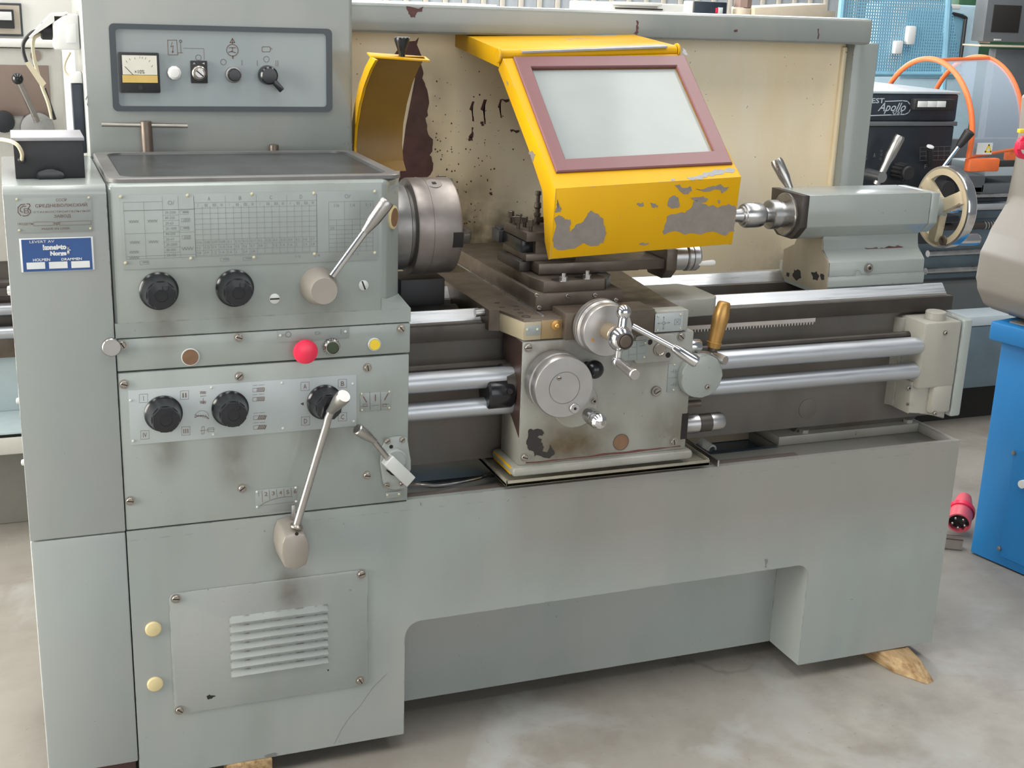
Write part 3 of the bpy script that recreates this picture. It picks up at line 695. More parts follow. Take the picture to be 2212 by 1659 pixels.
kk = MB().box(a.x, c.x, YQ - .005, YQ + .001, c.z, a.z, .0012).rev([(.0148, 0), (.0148, .006), (.0125, .008), (.0115, .006)], (q.x, YQ - .005, q.z), (0, -1, 0), 26, mi=1).rev([(.0098, 0), (.0098, .012), (.008, .013), (0, .013)], (q.x, YQ - .005, q.z), (0, -1, 0), 24, mi=2)
kk.box(q.x - .0085, q.x + .0085, YQ - .0188, YQ - .0178, q.z - .0012, q.z + .0012, mi=0, mx=Matrix.Translation((q.x, 0, q.z)) @ Matrix.Rotation(math.radians(40), 4, 'Y') @ Matrix.Translation((-q.x, 0, -q.z)))
kk.ptext('A', 417, 135, 422, 139, YQ - .0056, 2).ptext('4', 437, 135, 442, 139, YQ - .0056, 2)
kk.build('key_switch', [K['blackm'], K['screw'], K['nickel']], cb)
q = P(504, 161, 'Y', YQ); MB().rev([(.0165, 0), (.0165, .005), (.0145, .006)], (q.x, YQ, q.z), (0, -1, 0), 26).rev([(.0135, 0), (.013, .016), (.011, .019), (0, .0195)], (q.x, YQ, q.z), (0, -1, 0), 24, mi=1).build('pump_switch', [K['nickel'], K['black']], cb)
q = P(578, 162, 'Y', YQ); e = P(610, 196, 'Y', YQ - .022)
rk = MB().rev([(.020, 0), (.0195, .010), (.018, .020), (.015, .023), (0, .024)], (q.x, YQ, q.z), (0, -1, 0), 30)
s0 = Vector((q.x, YQ - .014, q.z)); dv = Vector((e.x - q.x, -.006, e.z - q.z)); mx = Matrix.Translation(s0) @ dv.to_track_quat('X', 'Y').to_matrix().to_4x4()
rk.box(.004, dv.length, -.006, .006, -.006, .006, .002, mx=mx); rk.build('speed_switch', K['black'], cb)
t = MB()
t.pline([(362, 86.5), (381.5, 86.5), (384, 118.5), (363.5, 118.5)], .0010, YQ, closed=True); t.pline([(372, 91), (369, 101), (374, 99), (373, 113)], .0010, YQ); t.pline([(371.5, 110), (373, 114), (375, 110)], .0009, YQ)
t.pcirc(390, 89, 2.5, .0009, YQ); t.pline([(390, 92), (391, 114)], .0010, YQ); t.pline([(384, 114), (395, 114)], .0009, YQ)
t.pline([(396, 104), (440, 105), (441, 128)], .0007, YQ); t.pcirc(428.5, 124.5, 6, .0008, YQ)
t.build('switch_symbol', K['print'], cb); t = MB(); t.pcirc(502, 108.5, 12.5, .0012, YQ); t.pline([(502, 95), (502, 85)], .0014, YQ); t.pline([(497, 92), (502, 83), (507, 92)], .0014, YQ, closed=True)
t.pline([(495, 103), (509, 103)], .0014, YQ); t.pline([(502, 103), (502, 111)], .0014, YQ); t.pline([(494, 113), (500, 111), (509, 114)], .0016, YQ); t.pline([(503, 121), (503, 126)], .0025, YQ)
t.pcirc(482.5, 134, 6, .0008, YQ); t.pline([(522.5, 130), (522.5, 141)], .0009, YQ)
t.build('pump_symbol', K['print'], cb); t = MB(); t.pline([(567, 101), (582, 101), (584, 103), (584, 109), (582, 112), (567, 112), (566, 109), (566, 103)], .0010, YQ, closed=True); t.pline([(584, 105), (588, 106)], .0010, YQ)
t.pcirc(575.5, 128, 6, .0008, YQ); t.pline([(555.5, 131), (556, 142)], .0009, YQ); t.pline([(596, 131), (596, 143)], .0009, YQ); t.pline([(600.5, 131), (600.5, 143)], .0009, YQ)
t.build('motor_symbol', K['print'], cb)

# ---- tray mat, chuck key, bolt
tr = MB()
def rloop(x0, x1, y0, y1, r): return rrect(x0, x1, y0, y1, r, 5)
def tray():
    m = MB(); t = bmesh.new()
    L = [(rloop(.002, .5345, .012, .404, .025), 0), (rloop(.002, .5345, .012, .404, .025), .0065), (rloop(.004, .5325, .014, .402, .024), .008), (rloop(.026, .512, .030, .384, .03), .008), (rloop(.030, .508, .034, .380, .028), .0045)]
    R = [[t.verts.new((x, y, 1.2225 + z)) for x, y in pts] for pts, z in L]; n = len(R[0])
    for i in range(len(R) - 1):
        for j in range(n):
            f = t.faces.new((R[i][j], R[i][(j + 1) % n], R[i + 1][(j + 1) % n], R[i + 1][j])); f.material_index = 1 if i < 3 else 0
    t.faces.new(R[-1]); t.faces.new(R[0][::-1])
    me = bpy.data.meshes.new('t'); bmesh.ops.recalc_face_normals(t, faces=t.faces); t.to_mesh(me); t.free(); m.bm.from_mesh(me); bpy.data.meshes.remove(me); return m
tag(tray().build('tool_tray', [K['rubber'], K['rubrim']]), 'shallow dark rubber tool tray lying on top of the headstock', 'tray')
ck = thing('chuck_key', 'steel T-handled chuck key standing behind the dark tool tray', 'chuck key', (.103, .409, 1.222))
p_ = P(313, 262, 'Y', .409); zt = p_.z
MB().rev([(.0115, 0), (.0115, zt - 1.222 - .002), (.0105, zt - 1.222), (0, zt - 1.222)], (p_.x + .003, .409, 1.222), (-.02, 0, 1), 20).build('shaft', K['oily'], ck)
e0, e1 = P(219, 269, 'Y', .409), P(405, 272, 'Y', .409)
MB().tube([e0, e1], .0042, 12).build('cross_bar', K['screw'], ck)
q = P(592, 328, 'Y', .409)
MB().rev([(.010, 0), (.010, .018), (.009, .020), (0, .020)], (q.x, .409, 1.222), (0, 0, 1), 18).build('filler_cap', K['oily'], lathe)

# ---- black power supply box with cable
bb = thing('power_supply_box', 'small black box with grey top on the left cabinet', 'box', (-.085, .15, 1.2215))
zt_ = P(182, 300, 'Y', .092).z
MB().box(-.146, -.030, .092, .215, 1.2215, zt_ - .003, .0015).build('case', K['blackbox'], bb)
MB().box(-.149, -.028, .089, .218, zt_ - .003, zt_ + .003, .001).build('lid', plain('grey_sheet_lid', (.34, .33, .35, 1), .4), bb)
q = P(108, 376, 'Y', .09); MB().prism([(q.x + .024 * math.cos(math.radians(a)), q.z + .011 * math.sin(math.radians(a)) - .001) for a in range(0, 360, 20)], 'Y', .080, .093, .001).build('foot_tab', K['black'], bb)
q = P(47, 345, 'Y', .092)
MB().rev([(.007, 0), (.007, .004), (.004, .006)], (q.x, .092, q.z), (0, -1, 0), 14).build('grommet', K['black'], bb)
MB().tube([(q.x, .090, q.z), P(47, 330, 'Y', .060), P(36, 312, 'Y', .055), P(14, 303, 'Y', .07), P(-8, 304, 'Y', .10), P(-30, 330, 'Y', .14)], .0033, 10, smooth=6).build('cable', K['cable'], bb)

# ---- white socket with plugs and cables on the control box side
so = thing('power_socket', 'white socket box on the left side of the control box', 'socket', (-.03, .47, 1.40))
s = MB(); a, c = P(112, 30, 'Y', .45), P(172, 108, 'Y', .45)
s.box(a.x, -.0065, .45, .52, c.z, a.z, .004); so_b = s.build('socket_body', K['white'], so)
a2, c2 = P(142, 52, 'Y', .449), P(166, 93, 'Y', .449); MB().box(a2.x, c2.x, .4475, .4505, c2.z, a2.z, .001).build('socket_cover', K['white'], so)
MB().poly3([(a.x, .45, a.z), (a.x + .03, .45, a.z + .003), (a.x + .03, .52, a.z + .003), (a.x, .52, a.z)], [(a.x - .045, .45, a.z - .045), (a.x - .044, .45, a.z - .047), (a.x - .044, .52, a.z - .047), (a.x - .045, .52, a.z - .045)]).build('flip_lid', K['whitew'], so)
pg = thing('power_plug', 'black plug with black and cream cables in the white socket', 'plug', (-.07, .48, 1.40))
q0, q1 = P(113, 68, 'Y', .48), P(88, 66, 'Y', .48)
MB().tube([q0, q0 + (q1 - q0) * .85, q1], [.0165, .0175, .014], 14).build('plug_body', K['blackm'], pg)
MB().tube([q1, P(70, 70, 'Y', .48), P(52, 90, 'Y', .48), P(50, 110, 'Y', .48), P(57, 134, 'Y', .48)], .0038, 10, smooth=6).build('black_cable', K['blackm'], pg)
MB().tube([q1 + V(.006, 0, -.004), P(76, 80, 'Y', .485), P(71, 100, 'Y', .485), P(76, 135, 'Y', .485), P(90, 185, 'Y', .485), P(104, 222, 'Y', .49), P(112, 255, 'Y', .50)], .0036, 10, smooth=6).build('cream_cable', K['cable'], pg)
MB().poly3([P(54, 137, 'Y', .474), P(64, 132, 'Y', .474), P(100, 180, 'Y', .474), P(90, 190, 'Y', .474)], [P(54, 137, 'Y', .480), P(64, 132, 'Y', .480), P(100, 180, 'Y', .480), P(90, 190, 'Y', .480)]).build('cable_tag', K['cable'], pg)
MB().tube([P(95, 190, 'Y', .49), P(118, 258, 'Y', .50)], .004, 8).build('lower_black_cable', K['blackm'], pg)
MB().tube([P(152, 113, 'Y', .47), P(143, 130, 'Y', .47), P(139, 145, 'Y', .47), P(142, 157, 'Y', .47), P(150, 163, 'Y', .47)], .0022, 8, smooth=5).build('thin_cable', K['cable'], pg)
s = MB(); a, c = P(150, 157, 'Y', .45), P(176, 180, 'Y', .45); s.box(a.x, -.0065, .45, .50, c.z, a.z, .002).build('junction_clip', K['white'], so)
a, c = P(154, 181, 'Y', .45), P(176, 262, 'Y', .45); MB().box(a.x, -.0065, .45, .48, 1.2225, a.z, .002).build('cable_duct', K['navy'], lathe)

# ---- bed
bedp = [(.130, .60), (.130, .874), (.108, .874), (.108, .9045), (.111, .906), (.122, .9065), (.122, .9035), (.126, .9035), (.135, .908), (.153, .928), (.157, .928), (.176, .908), (.178, .902), (.212, .902), (.212, .80), (.335, .80), (.335, .906), (.342, .908), (.362, .930), (.372, .930), (.42, .918), (.42, .60)]
bd = MB().prism(bedp, 'X', .50, 1.936)
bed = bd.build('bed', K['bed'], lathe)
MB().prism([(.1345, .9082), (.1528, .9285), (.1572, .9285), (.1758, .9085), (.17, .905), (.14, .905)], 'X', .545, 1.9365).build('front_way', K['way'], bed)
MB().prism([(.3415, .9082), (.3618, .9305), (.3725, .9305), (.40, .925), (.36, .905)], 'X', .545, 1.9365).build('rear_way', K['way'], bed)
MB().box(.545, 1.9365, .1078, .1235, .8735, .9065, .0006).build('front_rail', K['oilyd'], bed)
# rack under the rail: each tooth
rkm = metal('rack_steel', (.50, .46, .42, 1), .4, .2, .2, mt=.4)
rk_ = MB().box(1.15, 1.552, .1085, .128, .864, .8735).build('rack', rkm, bed)
q0, q1 = P(1490, 712, 'Y', .118), P(1750, 700, 'Y', .118)
t0 = None; pitch = .00785
for i in range(45):
    x = 1.20 + i * pitch
    if t0 is None: t0 = MB().prism([(-.0030, .0005), (-.0012, -.0062), (.0012, -.0062), (.0030, .0005)], 'Y', -.0095, .006).build('rack_tooth', rkm, rk_, (x, .118, .864))
    else: copy_of(t0, 'rack_tooth', rk_, (x, .118, .864))
# foot flange of the bed
fl_ = MB().box(1.503, 1.9075, .135, .45, .5555, .5785, .002)
fl_.prism([(.1315, .68), (.1315, .62), (.140, .600), (.160, .5780), (.41, .5780), (.41, .68)], 'X', 1.56, 1.9065, mi=1)
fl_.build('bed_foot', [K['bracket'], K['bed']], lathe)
for px, py in ((1748, 930), (1971, 906)):
    q = P(px, py, 'Z', .590); MB().rev([(.0125, 0), (.0125, .007), (.011, .009), (0, .009)], (q.x, max(q.y, .15), .5775), (0, 0, 1), 6).build('foot_bolt', K['bracket'], lathe)
q = P(1745, 883, 'Y', .1295); MB().rev([(.0245, 0), (.0245, .0012), (.023, .0016), (0, .0016)], (q.x, .130, q.z), (0, -1, 0), 30).build('blank_cover', K['bed'], bed)
# gap cover by the headstock
MB().tube([(.50, .235, .885), (.72, .235, .885)], .035, 18).build('gap_cover', K['blackm'], lathe)
MB().box(.60, .70, .25, .34, .905, .975, .004).build('gap_block', K['blackm'], lathe)
MB().tube([(.545, .36, .985), (.60, .36, .985)], .010, 12).build('spring_hose', K['screw'], lathe)

# ---- feed rods
zu, zl, yr = .8075, .7465, .048
MB().tube([(.5, yr, zu), (1.802, yr, zu)], .0212, 28).build('lead_screw_tube', K['tube'], lathe)
MB().tube([(.5, yr, zl), (1.802, yr, zl)], .0195, 28).build('feed_rod_tube', K['tube'], lathe)
MB().tube([(.5, .085, .823), (1.83, .085, .823)], .010, 12).build('control_shaft', K['oilyd'], lathe)

# ---- right hand bracket
br = MB()
br.box(1.800, 1.905, .028, .13, .705, .8655, .006).box(1.848, 1.9045, .0285, .13, .640, .712, .006)
br.prism([(.10, .645), (.10, .86), (.13, .86), (.13, .64)], 'X', 1.79, 1.90)
br.prism([(1.795, .640), (1.84, .640), (1.905, .618), (1.905, .72), (1.795, .72)], 'Y', .045, .13, .003)
brk = br.build('end_bracket', K['bracket'], lathe)
MB().box(1.907, 1.937, .028, .13, .628, .868, .006, seg=3).build('end_cover', K['tail'], lathe)
MB().rev([(.024, 0), (.024, .017), (.0225, .019), (0, .019)], (1.853, .062, .8655), (0, 0, 1), 32).build('oil_cap', K['bracket'], lathe)
for px, py, r_, so_ in ((2042, 719, .0045, True), (1963, 838, .0055, True), (2019, 893, .0045, False), (1960, 873, .003, True)): screw(px, py, lathe, .0275 if px > 1990 else .0445, r_, 30, so_)

# ---- splash guard
sg = MB()
sgp = MB().box(.545, 1.99, .70, .715, .56, 1.475).build('splash_panel', K['beige'], lathe)
hd = MB().box(.541, 1.982, .60, .735, 1.4685, 1.5345, .012, seg=3).build('splash_hood', K['ctrl'], lathe)
MB().box(1.972, 2.052, .662, .735, .56, 1.472, .006).build('splash_post', K['tail'], lathe)
MB().box(1.958, 1.973, .69, .705, .56, 1.46, .004).build('panel_edge', K['beige'], lathe)
# worn strips and paint losses on the panel and the hood
def blob(mb, pts, ax, v, off, seed=1, jit=.35, sub=3, mi=0):
    """irregular thin patch, outline given in photo points, on plane ax = v"""
    rn = random.Random(seed); W = [P(x, y, ax, v) for x, y in pts]; out = []
    n = len(W)
    for i in range(n):
        a, b = W[i], W[(i + 1) % n]
        for k in range(sub):
            p = a.lerp(b, k / sub)
            if k: 
                j = (b - a).length * jit / sub
                p = p + Vector((rn.uniform(-j, j), rn.uniform(-j, j), rn.uniform(-j, j)))
            p[AX[ax]] = v; out.append(p)
    o = Vector((0, 0, 0)); o[AX[ax]] = off
    return mb.poly3([p + o for p in out], out, mi)
pt = MB()
blob(pt, [(880, 92), (905, 80), (910, 120), (913, 150), (918, 180), (925, 205), (923, 240), (920, 262), (925, 290), (935, 312), (928, 335), (936, 352), (920, 385), (860, 400), (850, 120)], 'Y', .700, -.0006, 3, .5)
pt.build('worn_patch', K['maroonp'], sgp)
pt = MB(); rn = random.Random(5)
for i in range(120):
    x = 935 + abs(rn.gauss(0, 70)); y = rn.uniform(120, 500); y = y if rn.random() < .4 else rn.uniform(300, 490)
    if x > 1180 or y > 505: continue
    r_ = rn.uniform(.6, 2.2); blob(pt, [(x - r_, y), (x, y - r_ * 1.2), (x + r_, y), (x, y + r_ * 1.3)], 'Y', .700, -.0004, i, .3, 1)
for p_ in ([(1020, 219), (1025, 219), (1024, 262), (1020, 262)], [(1019, 275), (1023, 275), (1023, 290), (1021, 305), (1012, 304), (1012, 295), (1018, 288)], [(1045, 215), (1052, 215), (1049, 268), (1046, 268)], [(1038, 263), (1045, 262), (1046, 271), (1040, 273)], [(1080, 217), (1084, 217), (1084, 255), (1081, 254)], [(1080, 215), (1100, 214), (1100, 219), (1080, 219)], [(1102, 280), (1122, 281), (1122, 285), (1104, 286)], [(1057, 416), (1063, 415), (1064, 421), (1059, 422)], [(1046, 307), (1048, 307), (1048, 316)]):
    pb = MB(); blob(pb, p_, 'Y', .700, -.0004, 7, .5); pb.build('paint_chip', K['maroonp'], sgp)
pt.build('paint_specks', K['maroonp'], sgp, kind='stuff')
def chips(par, mt, lst, Y, off=-.0004, jit=.45):
    for i, p_ in enumerate(lst):
        pb = MB(); blob(pb, p_, 'Y', Y, off, i + 3, jit); pb.build('paint_chip', mt, par)
chips(hd, K['maroonp'], ([(878, 13), (915, 14), (912, 25), (900, 28), (897, 38), (888, 38), (882, 30)], [(1374, 44), (1377, 44), (1380, 60), (1376, 75), (1368, 73), (1374, 66)], [(1585, 65), (1594, 65), (1592, 69), (1586, 69)], [(1766, 62), (1769, 62), (1768, 84), (1765, 84)]), .6, -.0005)
# paint losses of the headstock corner and control box
for p_ in ([(845, 400), (862, 396), (870, 402), (852, 408), (840, 414)], [(851, 414), (857, 410), (856, 418), (852, 421)]): chips(head, K['printg'], [p_], -.0001)
for p_ in ([(747, 275), (752, 271), (757, 278)], [(741, 308), (746, 307), (746, 313), (742, 313)], [(750, 306), (755, 305), (755, 311), (751, 311)], [(756, 314), (762, 310), (762, 330), (757, 331), (755, 324)], [(187, 208), (190, 206), (191, 230), (188, 228)]): chips(cb, K['printg'], [p_], YB)
chips(vcover, K['slot'], ([(446, 1504), (452, 1500), (466, 1503), (458, 1509), (449, 1511)], [(706, 1446), (711, 1446), (709, 1450)]), -.003)
pt = MB(); crk = [(722, 1608), (738, 1575), (755, 1550), (778, 1525), (795, 1500), (805, 1486), (836, 1455)]
pt.pline(crk, .0007, -.0004); pt.build('scratch', K['printg'], stand)
chips(stand, K['printg'], ([(1836, 1294), (1842, 1293), (1840, 1296)], [(1651, 1208), (1657, 1207), (1656, 1226), (1652, 1226)], [(571, 1632), (600, 1628), (596, 1634), (575, 1637)], [(907, 1085), (909, 1085), (910, 1092), (908, 1092)]), 0)

# ---- oil smears and dirt films (stains on the paint)
def smear_mat(name, c, amt):
    m, nt, b = base(name, c, .45)
    tc = nt.nodes.new('ShaderNodeTexCoord'); sp = nt.nodes.new('ShaderNodeSeparateXYZ'); nt.links.new(tc.outputs['Generated'], sp.inputs[0])
    dx = mth(nt, 'MULTIPLY', mth(nt, 'SUBTRACT', sp.outputs[0], .5), 2.0); dz = mth(nt, 'MULTIPLY', mth(nt, 'SUBTRACT', sp.outputs[2], .5), 2.0)
    r = mth(nt, 'SQRT', mth(nt, 'ADD', mth(nt, 'MULTIPLY', dx, dx), mth(nt, 'MULTIPLY', dz, dz)))
    f = mth(nt, 'POWER', mth(nt, 'MAXIMUM', mth(nt, 'SUBTRACT', 1.0, r), 0.0), 1.2)
    f = mth(nt, 'MULTIPLY', f, mth(nt, 'MULTIPLY', ramp(nt, nz(nt, 14, 5, coords(nt)), .25, .7), amt))
    nt.links.new(f, b.inputs['Alpha']); return m
SM = smear_mat('oil_smear', (.15, .115, .065, 1), .5); SG = smear_mat('grime_film', (.12, .075, .03, 1), 1.0); SD = smear_mat('dark_grime_film', (.05, .035, .025, 1), 1.1)
def smear(x0, y0, x1, y1, Y, mt, par):
    a, c = P(x0, y0, 'Y', Y), P(x1, y1, 'Y', Y)
    MB().quad([(a.x, Y, c.z), (c.x, Y, c.z), (c.x, Y, a.z), (a.x, Y, a.z)]).build('oil_stain', mt, par)
for x0, y0, x1, y1 in ((280, 610, 420, 775), (450, 600, 580, 760), (630, 600, 770, 740)): smear(x0, y0, x1, y1, -.0004, SM, head)
for x0, y0, x1, y1 in ((300, 890, 420, 1050), (440, 880, 580, 1080), (620, 860, 780, 1010), (830, 1030, 890, 1090)): smear(x0, y0, x1, y1, -.0004, SM, feed)
smear(560, 1130, 690, 1320, -.0005, SM, stand); smear(560, 1230, 700, 1330, -.0034, SM, vcover)
smear(740, 330, 1190, 680, .6992, SG, sgp); smear(930, 440, 1260, 620, .6990, SD, sgp); smear(860, 60, 980, 420, .6991, SM, sgp); smear(1560, 480, 1800, 700, .6992, SM, sgp)

# ---- chuck
chk = thing('lathe_chuck', 'round steel three-jaw chuck on the spindle beside the headstock', 'chuck', (.65, .235, 1.092))
CY, CZ = .235, 1.092
MB().rev([(.080, 0), (.080, .016), (.079, .018), (.06, .018)], (.541, CY, CZ), (1, 0, 0), 64).build('spindle_flange', K['white_ring'], chk)
MB().rev([(.088, 0), (.0895, .003), (.0895, .034), (.088, .036), (.082, .036), (.082, .044)], (.560, CY, CZ), (1, 0, 0), 64).build('backplate', K['chuckd'], chk)
MB().rev([(.088, 0), (.0985, .002), (.100, .005), (.100, .0335), (.0994, .034), (.0994, .0345), (.100, .035), (.100, .090), (.0985, .0935), (.096, .095), (.03, .095), (.03, .07), (0, .07)], (.604, CY, CZ), (1, 0, 0), 72).build('chuck_body', K['chuck'], chk)
j0 = None
for k in range(3):
    an = math.radians(258 + 120 * k)  # first jaw faces the viewer
    mx = Matrix.Translation((.604, CY, CZ)) @ Matrix.Rotation(an - math.pi / 2 + math.radians(8), 4, 'X')
    m = MB().box(.074, .0958, -.016, .016, .070, .1007, .0005, mi=1).box(.085, .112, -.010, .010, .045, .098, .002).box(.100, .122, -.010, .010, .045, .075, .002)
    o = m.build('jaw', [K['oilyd'], K['slot']], chk); o.parent = None; WORLD[o.name] = Vector((.604, CY, CZ))
    o.parent = chk; o.location = Vector((.604, CY, CZ)) - WORLD[chk.name]; 
    o.rotation_euler = (math.radians((98, 218, 338)[k]), 0, 0)
q = P(935, 396, 'Z', 1.189); MB().rev([(.017, 0), (.017, .0012), (.0165, .0016), (0, .0016)], (.655, .20, CZ + .0922), (0, -.36, .93), 26).rev([(.006, 0), (.006, .0022), (0, .0022)], (.655, .20, CZ + .0922), (0, -.36, .93), 4, mi=1).build('key_socket', [K['chuck'], K['slot']], chk)

# ---- chuck guard (swung up)
cg = thing('chuck_guard', 'yellow curved chuck guard swung up behind the chuck, inside coloured as in shade', 'guard', (.61, .44, 1.18))
prof = [(.302, 1.430), (.345, 1.408), (.392, 1.372), (.432, 1.325), (.458, 1.28), (.466, 1.235), (.455, 1.20), (.432, 1.18)]
inner = [Vector((0, y, z)) for y, z in prof]
gin = plain('guard_inside_shaded', (.30, .17, .035, 1), .45, 0, .4, .35, 5)  # the guard's yellow turned brown: shade of the hollow painted in
sh = MB(); t = bmesh.new(); nP = len(prof)
for (xa, xb, off, mi) in ((.552, .664, 0, 1), (.552, .664, .004, 0)):
    ra = [t.verts.new((xa, y + off, z + off * .5)) for y, z in prof]; rb = [t.verts.new((xb, y + off, z + off * .5)) for y, z in prof]
    for i in range(nP - 1):
        f = t.faces.new((ra[i], ra[i + 1], rb[i + 1], rb[i])); f.material_index = mi
me = bpy.data.meshes.new('t'); t.to_mesh(me); t.free(); sh.bm.from_mesh(me); bpy.data.meshes.remove(me)
sh.build('shell', [K['yellow'], gin], cg)
side = [(y - .042 + .018 * (i / 7), z - .004) for i, (y, z) in enumerate(prof)]
MB().prism(prof + side[::-1], 'X', .547, .5525, .0008).build('side_plate', K['yellow'], cg)
MB().poly3([(.547, .298, 1.432), (.672, .293, 1.426), (.672, .325, 1.432), (.547, .330, 1.438)], [(.547, .298, 1.428), (.672, .293, 1.422), (.672, .325, 1.428), (.547, .330, 1.434)], b=.0008).build('lip', K['yellow'], cg)
q = P(868, 126, 'Y', .312)
MB().rev([(.007, 0), (.0068, .008), (.010, .018), (.0155, .034), (.0158, .040), (.0145, .042), (0, .0425)], (q.x, .312, 1.428), (0, 0, 1), 24).build('knob', K['black'], cg)
# ================================================================ carriage
ca = thing('lathe_carriage', 'oily grey lathe carriage with apron, handwheels and slides on the bed', 'carriage', (.97, .05, .58))
YA = -.005
ap = MB().box(.782, 1.172, YA, .10, .628, .8935, .003)
apron = ap.build('apron', K['apron'], ca)
MB().poly3([(.7812, YA + .002, .690), (.7812, YA + .002, .892), (.7812, .10, .892), (.7812, .10, .765)], [(.784, YA + .002, .690), (.784, YA + .002, .892), (.784, .10, .892), (.784, .10, .765)]).build('oily_side', plain('oil_brown', (.055, .032, .026, 1), .35, 0, .5, .3), ca)
MB().box(.766, 1.186, -.018, .11, .608, .6285, .008, seg=3).build('apron_base', K['apron'], ca)
MB().box(.7665, .7685, -.002, .10, .609, .627, .0008).build('yellow_stripe', K['yellow'], ca)
cp = MB().box(.755, 1.232, -.0115, .175, .5865, .5945, .001).box(.755, 1.232, -.0115, -.008, .5865, .600, .0008).box(.755, .7585, -.0115, .175, .5865, .600, .0008).box(1.2285, 1.232, -.008, .175, .5865, .602, .0008)
cp.build('chip_plate', paint('chip_plate_enamel', (.30, .285, .22, 1), .4, grime=.75, gcol=(.09, .06, .035, 1), edge=1), ca)
MB().box(1.258, 1.262, -.002, .17, .578, .592).build('slide_rail', K['steel'], ca)
for px, py, a in ((1141, 751, 0), (1471, 727, 40), (1455, 954, 80), (1133, 988, 20)): screw(px, py, ca, YA, .0072, a)
q = P(1341, 955, 'Y', YA); MB().ring(.0185, .017, (q.x, YA, q.z), (0, -1, 0), .001, 30).rev([(.017, 0), (.017, .0006), (0, .0006)], (q.x, YA, q.z), (0, -1, 0), 30, mi=1).build('oil_sight', [K['oily'], K['brownhole']], ca)
q = P(1416, 844, 'Y', YA); MB().rev([(.011, 0), (.011, .006), (.0095, .007)], (q.x, YA, q.z), (0, -1, 0), 22).rev([(.0065, 0), (.0065, .012), (0, .012)], (q.x, YA, q.z), (0, -1, 0), 18).box(q.x - .006, q.x + .006, YA - .0124, YA - .0115, q.z - .001, q.z + .001, mi=1, mx=Matrix.Translation((q.x, 0, q.z)) @ Matrix.Rotation(-.5, 4, 'Y') @ Matrix.Translation((-q.x, 0, -q.z))).build('oil_plug', [K['screw'], K['slot']], ca)
q = P(1243, 873, 'Y', YA); MB().rev([(.0505, 0), (.0505, .0025), (.049, .0035), (0, .0035)], (q.x, YA, q.z), (0, -1, 0), 48).build('round_cover', K['apron'], ca)
screw(1283, 866, ca, YA - .0035, .0062, 0, True)
# raised pad with socket
a, c = P(1352, 737, 'Y', YA), P(1452, 790, 'Y', YA)
MB().prism(rrect(a.x + .02, P(1452, 760, 'Y', YA).x, P(1400, 782, 'Y', YA).z, P(1400, 722, 'Y', YA).z, .008), 'Y', YA - .006, YA + .002, .001).build('lever_pad', K['apron'], ca)
q = P(1424, 754, 'Y', YA - .006); MB().rev([(.0145, 0), (.0145, .004), (.012, .006), (.0105, .004)], (q.x, YA - .006, q.z), (0, -1, 0), 24).rev([(.009, 0), (.009, .003), (0, .003)], (q.x, YA - .006, q.z), (0, -1, 0), 6, mi=1).build('socket_screw', [K['screw'], K['slot']], ca)
for px, py in ((1404, 739), (1443, 767)):
    q = P(px, py, 'Y', YA - .006); MB().rev([(.0058, 0), (.0058, .0006), (0, .0006)], (q.x, YA - .006, q.z), (0, -1, 0), 16).build('hole', K['slot'], ca)
s4 = pplate('feed_chart', 1341, 738, 1397, 776, K['plated'], ca, YA - .006); t = MB(); YS = YA - .0078
for x in (1358, 1376): t.pline([(x, 739), (x, 777)], .0005, YS)
t.pline([(1362, 749), (1374, 750.5)], .0009, YS); t.pline([(1381, 748), (1393, 746)], .0009, YS); t.pline([(1358, 767), (1394, 763)], .0005, YS)
t.build('print', K['printg'], s4); rivets(s4, ((1394, 740.5), (1391.5, 771.5)), YS + .0004, .0026)
s5 = pplate('half_nut_plate', 1444, 786, 1468.5, 845, K['plated'], ca, YA); t = MB(); YS = YA - .0018
t.pline([(1443, 816.5), (1467, 815)], .0005, YS)
for yy in (802, 831):
    t.pline([(1449, yy + 1), (1454, yy + .5)], .0008, YS); t.pline([(1460, yy), (1466, yy)], .0008, YS)
    for x in (1455, 1459): t.pline([(x, yy - 4), (x + 1, yy - 1), (x, yy + 1), (x + 1, yy + 4)], .0008, YS)
t.build('print', K['printg'], s5); rivets(s5, ((1457, 788), (1455, 842)), YS + .0004, .0026)
# peeled paint
pt = MB()
blob(pt, [(1143, 927), (1152, 929), (1160, 926), (1170, 928), (1175, 936), (1172, 941), (1161, 944), (1170, 948), (1172, 958), (1175, 965), (1172, 975), (1181, 977), (1185, 971), (1187, 963), (1189, 960), (1191, 966), (1196, 972), (1197, 982), (1190, 987), (1178, 989), (1168, 985), (1154, 986), (1152, 975), (1143, 973), (1139, 962), (1137, 952), (1141, 940)], 'Y', YA, -.0005, 11, .45, 2)
pt.build('peeled_patch', plain('black_primer', (.020, .016, .016, 1), .4), apron)
pt = MB(); blob(pt, [(1136, 998), (1170, 996), (1240, 988), (1330, 977), (1400, 970), (1470, 962), (1470, 965), (1400, 973), (1320, 981.5), (1230, 991.5), (1136, 1001.5)], 'Y', YA, -.0004, 4, .06)
pt.build('rusty_line', plain('rust_line', (.12, .040, .03, 1), .5), apron)
smear(1100, 880, 1360, 1040, YA - .0003, SG, apron); smear(1210, 690, 1460, 830, YA - .0003, SM, apron); smear(1380, 860, 1500, 1000, YA - .0003, SM, apron); smear(1120, 700, 1260, 860, YA - .0002, SG, apron)
